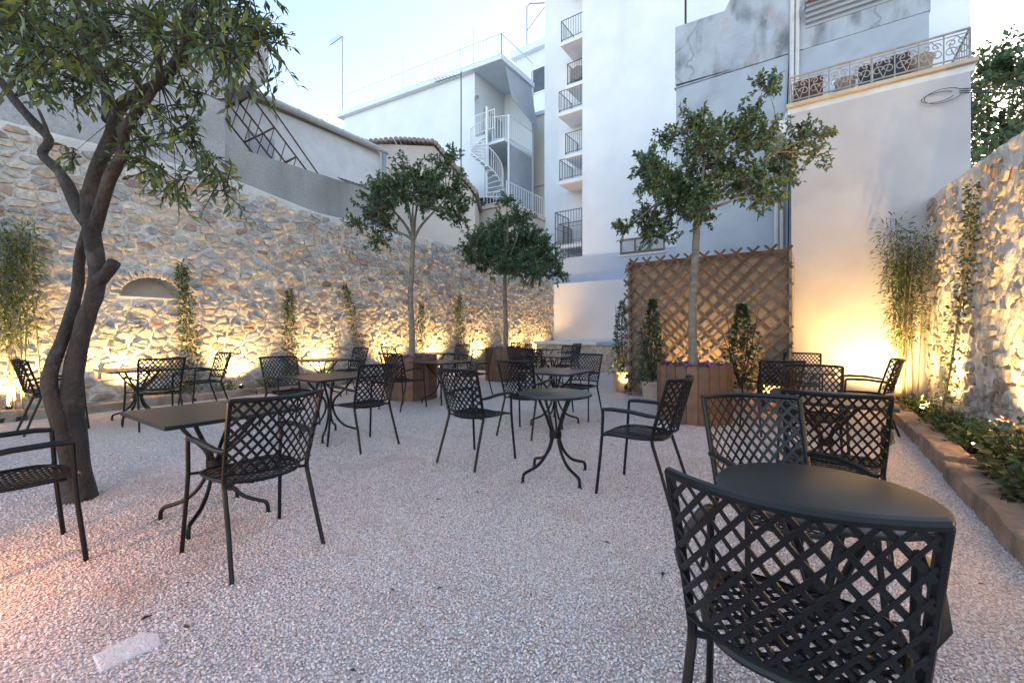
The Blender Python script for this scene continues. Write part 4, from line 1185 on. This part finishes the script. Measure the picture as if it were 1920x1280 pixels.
def bamboo(label, x, y, n, h, sx, sy, leaves):
    root = thing('bamboo_clump', label, 'bamboo', (x, y, .05))
    P = []; D = []; U_ = []; L = []; W = []; C = []
    for k in range(n):
        bx_, by_ = rng.uniform(-sx, sx), rng.uniform(-sy, sy); hh = h * rng.uniform(.75, 1.05)
        tx, ty = bx_ + rng.uniform(-.15, .15), by_ + rng.uniform(-.18, .18)
        Q = [Vector((bx_, by_, 0)), Vector((lerp(bx_, tx, .4), lerp(by_, ty, .4), hh * .5)), Vector((tx, ty, hh))]
        mb = MB(); mb.tube(Q, [.011, .010, .004], 6)
        for j in range(9):
            q = Q[0].lerp(Q[1], j / 4.5) if j < 4.5 else Q[1].lerp(Q[2], j / 4.5 - 1)
            mb.tube([q, q + Vector((0, 0, .012))], .0145, 6)
        mb.build('cane', 'cane', root, True)
        for _ in range(leaves):
            t = 1 - rng.random() ** 1.5 * .58
            q = Q[0].lerp(Q[1], t * 2) if t < .5 else Q[1].lerp(Q[2], t * 2 - 1)
            d = rdir(.0); P.append(q + Vector(d) * rng.uniform(.02, .26) * (.4 + t * .7)); D.append(d + np.array([0, 0, -.3])); U_.append(rdir(1))
            s = rng.uniform(.6, 1.2); L.append(.085 * s); W.append(.017 * s); C.append(leafcol((0.07, 0.11, 0.035), .4, .12))
    leaf_object('foliage', P, D, U_, L, W, C, 'leaf', root)
bamboo('tall bamboo clump in the corner of the flower bed against the plaster annex', 1.18, 9.0, 10, 2.75, .12, .24, 420)
bamboo('bamboo clump by the rubble wall behind the leaning tree', -9.15, 1.0, 9, 2.6, .1, .38, 460)

def bed_plant(label, x, y, r, h, n, base, leaf, name='bed_shrub', group=None):
    root = thing(name, label, 'plant', (x, y, .07), 0, group)
    P = []; D = []; U_ = []; L = []; W = []; C = []
    st_ = MB()
    for k in range(8):
        a = rng.uniform(0, 6.28); st_.tube([(0, 0, 0), (r * .35 * math.cos(a), r * .35 * math.sin(a), h * .55), (r * .8 * math.cos(a), r * .8 * math.sin(a), h * .9)], [.006, .005, .002], 4)
    st_.build('stem', 'bark', root)
    for _ in range(n):
        d = rdir(.2); d[2] = abs(d[2]); q = rng.random() ** .45
        P.append((d[0] * r * q, d[1] * r * q, .02 + d[2] * h * q)); D.append(np.array([d[0], d[1], .25]) + rng.normal(size=3) * .4); U_.append(rdir(1.5))
        s = rng.uniform(.6, 1.25); L.append(leaf * s); W.append(leaf * .55 * s); C.append(leafcol(base, .4, .08))
    leaf_object('foliage', P, D, U_, L, W, C, 'leaf', root)
    return root
G1, G2 = (0.045, 0.085, 0.035), (0.06, 0.11, 0.035)
hib = None
for k, (x, y, r, h, n, bs, lf, lb) in enumerate((
        (1.28, 3.55, .26, .42, 420, G1, .085, 'broad-leaved bed shrub where the kerb leaves the picture'),
        (1.25, 4.15, .27, .46, 460, G1, .085, 'dark broad-leaved shrub next to the flowering hibiscus'),
        (1.27, 4.75, .26, .50, 460, G1, .08, 'hibiscus shrub with pink blooms in the flower bed'),
        (1.25, 5.75, .24, .28, 380, G2, .06, 'low green shrub around the glaring bed spotlight'),
        (1.24, 6.35, .24, .26, 420, G2, .055, 'low mound of small leaves in mid flower bed'),
        (1.22, 7.0, .22, .24, 420, G2, .05, 'low leafy mound at the foot of the wall climber'),
        (1.18, 8.0, .22, .22, 420, (0.07, 0.12, 0.03), .05, 'yellow-green mound lit by the second bed spotlight'),
        (1.15, 8.6, .20, .20, 360, G2, .05, 'small leafy mound at the foot of the bamboo'))):
    rt = bed_plant(lb, x, y, r, h, n, bs, lf)
    if 'pink' in lb:
        for (dx, dy, dz, s) in ((-.08, .15, .44, 1.0), (.03, .05, .48, .8), (-.05, -.2, .42, .7)):
            P = [(dx, dy, dz)] * 6; D = [(math.cos(a), math.sin(a) * .8, .5) for a in np.linspace(0, 5.2, 6)]
            leaf_object('bloom', P, D, [(0, 0, 1)] * 6, [.055 * s] * 6, [.05 * s] * 6, [(.55, .05, .12)] * 6, 'petal', rt)['kind'] = 'thing'
for k, (y, lb) in enumerate(((3.62, 'low weedy tuft in the wall bed beside the bent climber'), (2.9, 'small green tuft below the niche climber'), (4.3, 'bright green tuft lit by a spotlight behind the square table'), (5.8, 'low tuft at the wall foot beyond the square table'))):
    bed_plant(lb, -9.05, y, .2, .22, 260, (0.07, 0.12, 0.03), .05, 'bed_tuft')

# ------------------------------------------------------------------ garden spotlights
def lamp(kind, loc, target, power, size=110, colr=WARM, r=.03):
    d = bpy.data.lights.new('garden_lamp', 'SPOT')
    d.energy = power * LAMP; d.color = colr; d.spot_size = R(size); d.spot_blend = .9; d.shadow_soft_size = r
    o = bpy.data.objects.new('lamp_light', d); col.objects.link(o)
    v = Vector(target) - Vector(loc)
    o.location = loc; o.rotation_euler = v.to_track_quat('-Z', 'Y').to_euler()
    return o
def spotlight(label, x, y, z, target, power, size=115, group=None):
    root = thing('garden_spotlight', label, 'spotlight', (x, y, 0), 0, group)
    v = (Vector(target) - Vector((x, y, z))).normalized()
    MB().tube([(0, 0, .0), (0, 0, z - .03)], .009, 6).build('spike', 'metal', root)
    hd = MB().tube([Vector((0, 0, z)) - v * .05, Vector((0, 0, z)) - v * .045, Vector((0, 0, z)) + v * .035], [.02, .032, .036], 12)
    h_ = hd.build('housing', 'metal', root, True)
    MB().tube([Vector((0, 0, z)) + v * .0355, Vector((0, 0, z)) + v * .038], .020, 12).build('lens', 'lens', h_)
    l = lamp('spot', Vector((x, y, z)) + v * .06, target, power, size)
    l.parent = root; l.location = Vector((0, 0, z)) + v * .06
GRP = 'wall-washing spotlights at the foot of the niche wall'
for y, lb in ((.95, 'among the bamboo canes'), (2.3, 'straight below the arched niche'), (3.9, 'between the dark niche climber and the bushy climber'),
              (5.65, 'between the bushy climber and the bent climber'), (7.7, 'between the bent climber and the thin climber'),
              (9.3, 'between the thin climber and the upright dark climber'), (11.4, 'just beyond the upright dark climber'),
              (13.8, 'behind the farthest planter'), (15.4, 'in the far corner by the end wall')):
    spotlight('small spike spotlight washing the niche wall ' + lb, -9.10, y, .14, (WL, y, 1.5), 34, 120, GRP)
spotlight('spike spotlight glaring among the shrubs of the flower bed', 1.12, 5.35, .2, (1.5, 5.2, 1.5), 42, 130)
spotlight('spike spotlight in the yellow-green mound of the flower bed', 1.16, 7.85, .16, (1.5, 7.8, 1.6), 36, 125)
spotlight('spike spotlight at the bamboo foot lighting the plaster annex', .80, 8.80, .14, (.9, 9.6, 1.9), 46, 140)
spotlight('spike spotlight in the bed near the end of the kerb', 1.14, 3.2, .18, (1.5, 3.5, 1.5), 38, 130)
spotlight('spike spotlight in front of the amphora pot', -3.02, 8.22, .12, (-3.18, 8.5, .7), 7, 110)
spotlight('spike spotlight between big planter and trellis', -1.62, 7.3, .14, (-1.7, 8.0, 1.0), 13, 90)
spotlight('spike spotlight by the round pot at the trellis corner', -.62, 7.42, .14, (-.5, 7.95, .6), 8, 120)

# low orange lantern left of the foreground chair
bl = thing('bollard_lantern', 'low bollard lantern with orange light beside the leaning tree path', 'lantern', (-3.15, -.32, 0))
MB().lathe([(.05, 0), (.05, .42), (.01, .42)], 14).build('post', 'metal', bl, True)
MB().lathe([(.04, .43), (.055, .45), (.055, .56), (.04, .58)], 14).build('glass', 'lantern', bl, True)
MB().lathe([(.07, .585), (.08, .6), (.02, .64)], 14).build('cap', 'metal', bl, True)
pd = bpy.data.lights.new('lantern_bulb', 'POINT'); pd.energy = 5.0 * LAMP; pd.color = (1.0, .47, .17); pd.shadow_soft_size = .05
po = bpy.data.objects.new('lantern_light', pd); col.objects.link(po); po.parent = bl; po.location = (.09, .0, .50)

# ------------------------------------------------------------------ chairs and tables
def lattice(S, Nf, W, H, pitch, w, th, inside=None, mb=None, asp=1.0):
    """flat diagonal bars over a curved sheet; S(s,t)->point, Nf(s,t)->normal; second family sits 1.6 mm behind the first"""
    mb = mb or MB()
    for fam in (0, 1):
        k = int(-(H / asp + W) / pitch) - 2
        while k * pitch < W + H:
            c = -W / 2 + k * pitch + (0 if fam == 0 else pitch * .0)
            pts = []
            for i in range(121):
                t = H * i / 120; s = c + t / asp if fam == 0 else c + (H - t) / asp
                ok = -W / 2 <= s <= W / 2 and (inside is None or inside(s, t))
                if ok: pts.append((s, t))
            if len(pts) > 3:
                a, b_ = pts[0], pts[-1]
                n = max(2, int(math.hypot(b_[0] - a[0], b_[1] - a[1]) / .06) + 1)
                vs = []
                for i in range(n + 1):
                    s, t = lerp(a[0], b_[0], i / n), lerp(a[1], b_[1], i / n)
                    ds, dt = (asp, -1) if fam == 0 else (asp, 1)
                    e = w / 2 / math.hypot(asp, 1)
                    nr = Vector(Nf(s, t)); off = nr * (0.0008 if fam == 0 else -.0012)
                    p0 = Vector(S(s - ds * e, t - dt * e)) + off; p1 = Vector(S(s + ds * e, t + dt * e)) + off
                    vs += [p0 - nr * th / 2, p1 - nr * th / 2, p1 + nr * th / 2, p0 + nr * th / 2]
                fs = [(i * 4 + q, i * 4 + (q + 1) % 4, i * 4 + 4 + (q + 1) % 4, i * 4 + 4 + q) for i in range(n) for q in range(4)]
                mb.add(vs, fs)
            k += 1
    return mb

def make_chair():
    root = thing('lattice_armchair', 'x', 'chair', (0, 0, 0), 0, 'black lattice armchairs on the gravel')
    BW, BH = .44, .365
    def S(s, t):
        k = t / BH
        return (s * (1 + .05 * k), -.15 - .10 * k - .095 * (1 - (s / .235) ** 2), .495 + t)
    def Nn(s, t): 
        v = Vector((-.81 * s / .235, -1, -.25)); return v.normalized()
    lattice(S, Nn, BW, BH, .0455, .0106, .005, asp=1.38).build('back_lattice', 'metal', root)
    fr = MB()
    top = [Vector(S(s, BH + .006)) for s in np.linspace(-.225, .225, 13)]
    fr.tube([p + Vector((0, 0, .006)) for p in top], .0125, 8)
    fr.build('top_rail', 'metal', root, True)
    MB().tube([Vector(S(s, -.002)) for s in np.linspace(-.218, .218, 11)], .007, 6).build('lower_rail', 'metal', root, True)
    for sg in (-1, 1):
        MB().tube([(sg * .235, -.275, 0), (sg * .222, -.205, .22), (sg * .214, -.14, .415), (sg * .214, -.135, .45), (sg * .22, -.158, .55), (sg * .236, -.252, .868)],
                  [.0115, .012, .0125, .0125, .0125, .0125], 8).build('rear_leg', 'metal', root, True)
        MB().tube([(sg * .262, .265, 0), (sg * .25, .235, .30), (sg * .245, .225, .44), (sg * .25, .215, .63)], .0115, 8).build('front_leg', 'metal', root, True)
        MB().tube([(sg * .25, .216, .632), (sg * .256, .15, .640), (sg * .258, .0, .638), (sg * .25, -.12, .622), (sg * .226, -.178, .615)], [.0125, .015, .015, .0145, .011], 8).build('armrest', 'metal', root, True)
        br = MB(); br.tube([(sg * .214, -.137, .432), (sg * .16, -.125, .436)], .009, 6); br.tube([(sg * .245, .224, .438), (sg * .19, .20, .437)], .009, 6)
        br.build('bracket', 'metal', root, True)
    ex = .62
    def ring(a, k=1.0):
        c, s = math.cos(a), math.sin(a)
        x = .215 * k * math.copysign(abs(c) ** ex, c); y = .045 + .225 * k * math.copysign(abs(s) ** ex, s)
        return (x * (1 - .12 * (y < 0) * min(1, -y / .18)), y, .444 - .012 * max(0, y - .15) / .1 - .01 * (1 - abs(x) / .215))
    MB().tube([ring(2 * math.pi * k / 40) for k in range(41)], .011, 7, False).build('seat_frame', 'metal', root, True)
    def ins(s, t):
        y = t - .20 ; return (abs(s) / .212) ** (2 / ex) + (abs(y - .045 + .02) / .222) ** (2 / ex) < 1
    lattice(lambda s, t: (s, t - .18, .440 - .014 * (1 - (s / .22) ** 2)), lambda s, t: (0, 0, 1), .44, .46, .046, .0105, .005, ins).build('seat_lattice', 'metal', root)
    return root
chair0 = make_chair()
GRAV = -0.004
CH = [  # x, y, heading (deg, direction the sitter looks), label
    (-0.04, 1.31, 88, 'lattice armchair tucked under the round table by the kerb, its back filling the foreground'),
    (-0.13, 2.27, -58, 'lattice armchair across the round table by the kerb, facing the foreground armchair'),
    (0.085, 3.17, 90, 'lattice armchair beside the kerb with its back to the round foreground table'),
    (-0.02, 4.90, -90, 'lattice armchair facing back across the square table nearest the flower bed'),
    (-0.42, 6.02, 118, 'lattice armchair turned from the wide pot toward the plaster annex table'),
    (-0.16, 7.78, -90, 'lattice armchair at the trellis corner against the plaster annex wall'),
    (0.52, 6.85, 180, 'lattice armchair seen side-on before the bright plaster annex wall'),
    (-1.06, 3.26, 178, 'lattice armchair seen side-on beside the round table in mid court'),
    (-2.60, 3.14, 87, 'lattice armchair standing alone with empty gravel before it, beside the mid-court round table'),
    (-2.79, 4.30, 91, 'lattice armchair pushed to the square table behind the mid-court round table'),
    (-2.74, 5.60, -90, 'lattice armchair facing the camera at the square table behind the mid-court round table'),
    (-2.55, 1.17, 180, 'lattice armchair drawn up to the square table beside the leaning tree'),
    (-3.40, 0.33, 90, 'lattice armchair cut by the picture edge, in orange lantern light'),
    (-3.91, 2.88, 179, 'lattice armchair on the open-gravel side of the square table below the bushy climber'),
    (-5.52, 2.93, 0, 'lattice armchair on the wall side of the square table below the bushy climber'),
    (-5.33, 4.63, 93, 'lattice armchair standing against the planter of the open-crowned tree'),
    (-5.10, 6.10, -90, 'lattice armchair beyond the square table beside the open-crowned tree planter'),
    (-7.66, 1.16, 90, 'lattice armchair partly hidden behind the leaning tree trunk, below the bamboo'),
    (-6.90, 1.95, 180, 'lattice armchair facing the niche wall with its back to the leaning tree table'),
    (-7.68, 2.78, -90, 'lattice armchair seen side-on below the thick dark niche climber'),
    (-7.62, 5.28, -90, 'lattice armchair at the small table against the wall, below the bent climber'),
    (-7.72, 6.55, 90, 'lattice armchair behind the open-crowned tree planter, near the wall'),
    (-7.38, 8.15, -90, 'lattice armchair in front of the upright dark climber between the planter trees'),
    (-4.50, 7.33, 90, 'lattice armchair with its back to the mid-court, at the table before the stone ledge'),
    (-4.63, 8.80, -90, 'lattice armchair facing the mid-court at the table before the stone ledge'),
    (-5.33, 8.04, 0, 'lattice armchair beside the farthest planter, facing the table before the ledge'),
    (-5.66, 10.92, 180, 'lattice armchair at the farthest table, seen side-on against the stone ledge'),
    (-7.26, 10.97, 0, 'lattice armchair at the farthest table, on the niche wall side'),
    (-6.48, 10.15, 90, 'lattice armchair at the farthest table, with its back to the planters'),
]
for i, (x, y, h, lb) in enumerate(CH):
    o = chair0 if i == 0 else copy_tree(chair0)
    o.location = (x, y, GRAV); o.rotation_euler = (0, 0, R(h - 90)); o['label'] = lb

def make_table(shape):
    root = thing('bistro_table', 'x', 'table', (0, 0, 0), 0, 'black bistro tables on the gravel')
    if shape == 'round':
        MB().lathe([(.288, .676), (.300, .680), (.303, .690), (.300, .698), (.294, .700), (.01, .700)], 56).build('table_top', 'tabletop', root, True)
    else:
        h = .385
        MB().box(-h, h, -h, h, .676, .700).build('table_top', 'tabletop', root, bevel=.004)
    for k in range(4):
        a = math.pi / 4 + k * math.pi / 2
        rt = .17 if shape == 'round' else .26
        prof = [(rt, .676), (rt * .86, .62), (rt * .58, .53), (.062, .44), (.040, .38), (.040, .33), (.055, .27), (.10, .19), (.17, .125), (.245, .095), (.295, .08), (.315, .055), (.318, .0)]
        Q = []; P = [Vector((r * math.cos(a), r * math.sin(a), z)) for r, z in prof]
        for i in range(len(P) - 1):
            p0, p1, p2, p3 = P[max(i - 1, 0)], P[i], P[i + 1], P[min(i + 2, len(P) - 1)]
            for q in range(3):
                t = q / 3
                Q.append(.5 * ((2 * p1) + (p2 - p0) * t + (2 * p0 - 5 * p1 + 4 * p2 - p3) * t * t + (3 * p1 - p0 - 3 * p2 + p3) * t ** 3))
        Q.append(P[-1])
        MB().tube(Q, .0125, 8).build('leg', 'metal', root, True)
        MB().lathe([(.02, 0), (.02, .008), (.012, .012)], 10, (.318 * math.cos(a), .318 * math.sin(a))).build('foot', 'metal', root, True)
    MB().lathe([(.030, .325), (.052, .33), (.052, .38), (.030, .385)], 14).build('collar', 'metal', root, True)
    return root
tr0, ts0 = make_table('round'), make_table('square')
TB_ = [(tr0, 0.015, 1.70, 12, 'round black metal table beside the sandstone kerb in the foreground'), (tr0, -1.77, 3.17, 20, 'round black metal table in the middle of the court'),
       (ts0, 0.07, 4.15, 0, 'square black table nearest the flower bed'), (ts0, -0.18, 6.90, 0, 'square black table before the bright plaster annex'),
       (ts0, -2.77, 4.95, 0, 'square black table behind the mid-court round table'), (ts0, -3.21, 1.22, 0, 'large square black table beside the leaning tree'),
       (ts0, -4.58, 2.90, 0, 'square black table below the bushy climber in mid court'), (ts0, -5.24, 5.40, 0, 'square black table at the open-crowned tree planter'),
       (ts0, -7.60, 1.96, 0, 'square black table in the glow below the arched niche'), (ts0, -7.45, 4.58, 0, 'small black table against the wall below the bent climber'),
       (ts0, -7.42, 7.40, 0, 'black table near the wall between the two planter trees'), (ts0, -4.56, 8.06, 0, 'square black table in front of the stone ledge'),
       (ts0, -6.48, 10.95, 0, 'farthest square black table between planter and ledge')]
seen = set()
for t0, x, y, rz, lb in TB_:
    o = t0 if t0.name not in seen else copy_tree(t0)
    seen.add(t0.name)
    o.location = (x, y, GRAV); o.rotation_euler = (0, 0, R(rz)); o['label'] = lb

# ------------------------------------------------------------------ small things on the gravel
sl = MB().prism([(-2.19, .43, -.02), (-2.06, .425, -.02), (-2.05, .60, -.02), (-2.13, .615, -.02), (-2.20, .58, -.02)], (0, 0, .029)).build('paving_slab', 'slab', None, bevel=.006)
tag(sl, 'pale broken paving slab half buried in the foreground gravel', 'slab')
P = []; D = []; U_ = []; L = []; W = []; C = []
for _ in range(170):
    x, y = rng.uniform(-6.5, .7), rng.uniform(.2, 6.5)
    P.append((x, y, .012)); D.append((rng.normal(), rng.normal(), .1)); U_.append((rng.normal() * .3, rng.normal() * .3, 1)); s = rng.uniform(.4, 1.0)
    L.append(.05 * s); W.append(.02 * s); C.append(np.array([(.05, .035, .02), (.10, .06, .03), (.03, .03, .02)][rng.integers(3)]))
lo = leaf_object('leaf_litter', P, D, U_, L, W, C, 'leaf', None)
tag(lo, 'scattered small dry leaves lying on the gravel', 'leaves', kind='stuff')
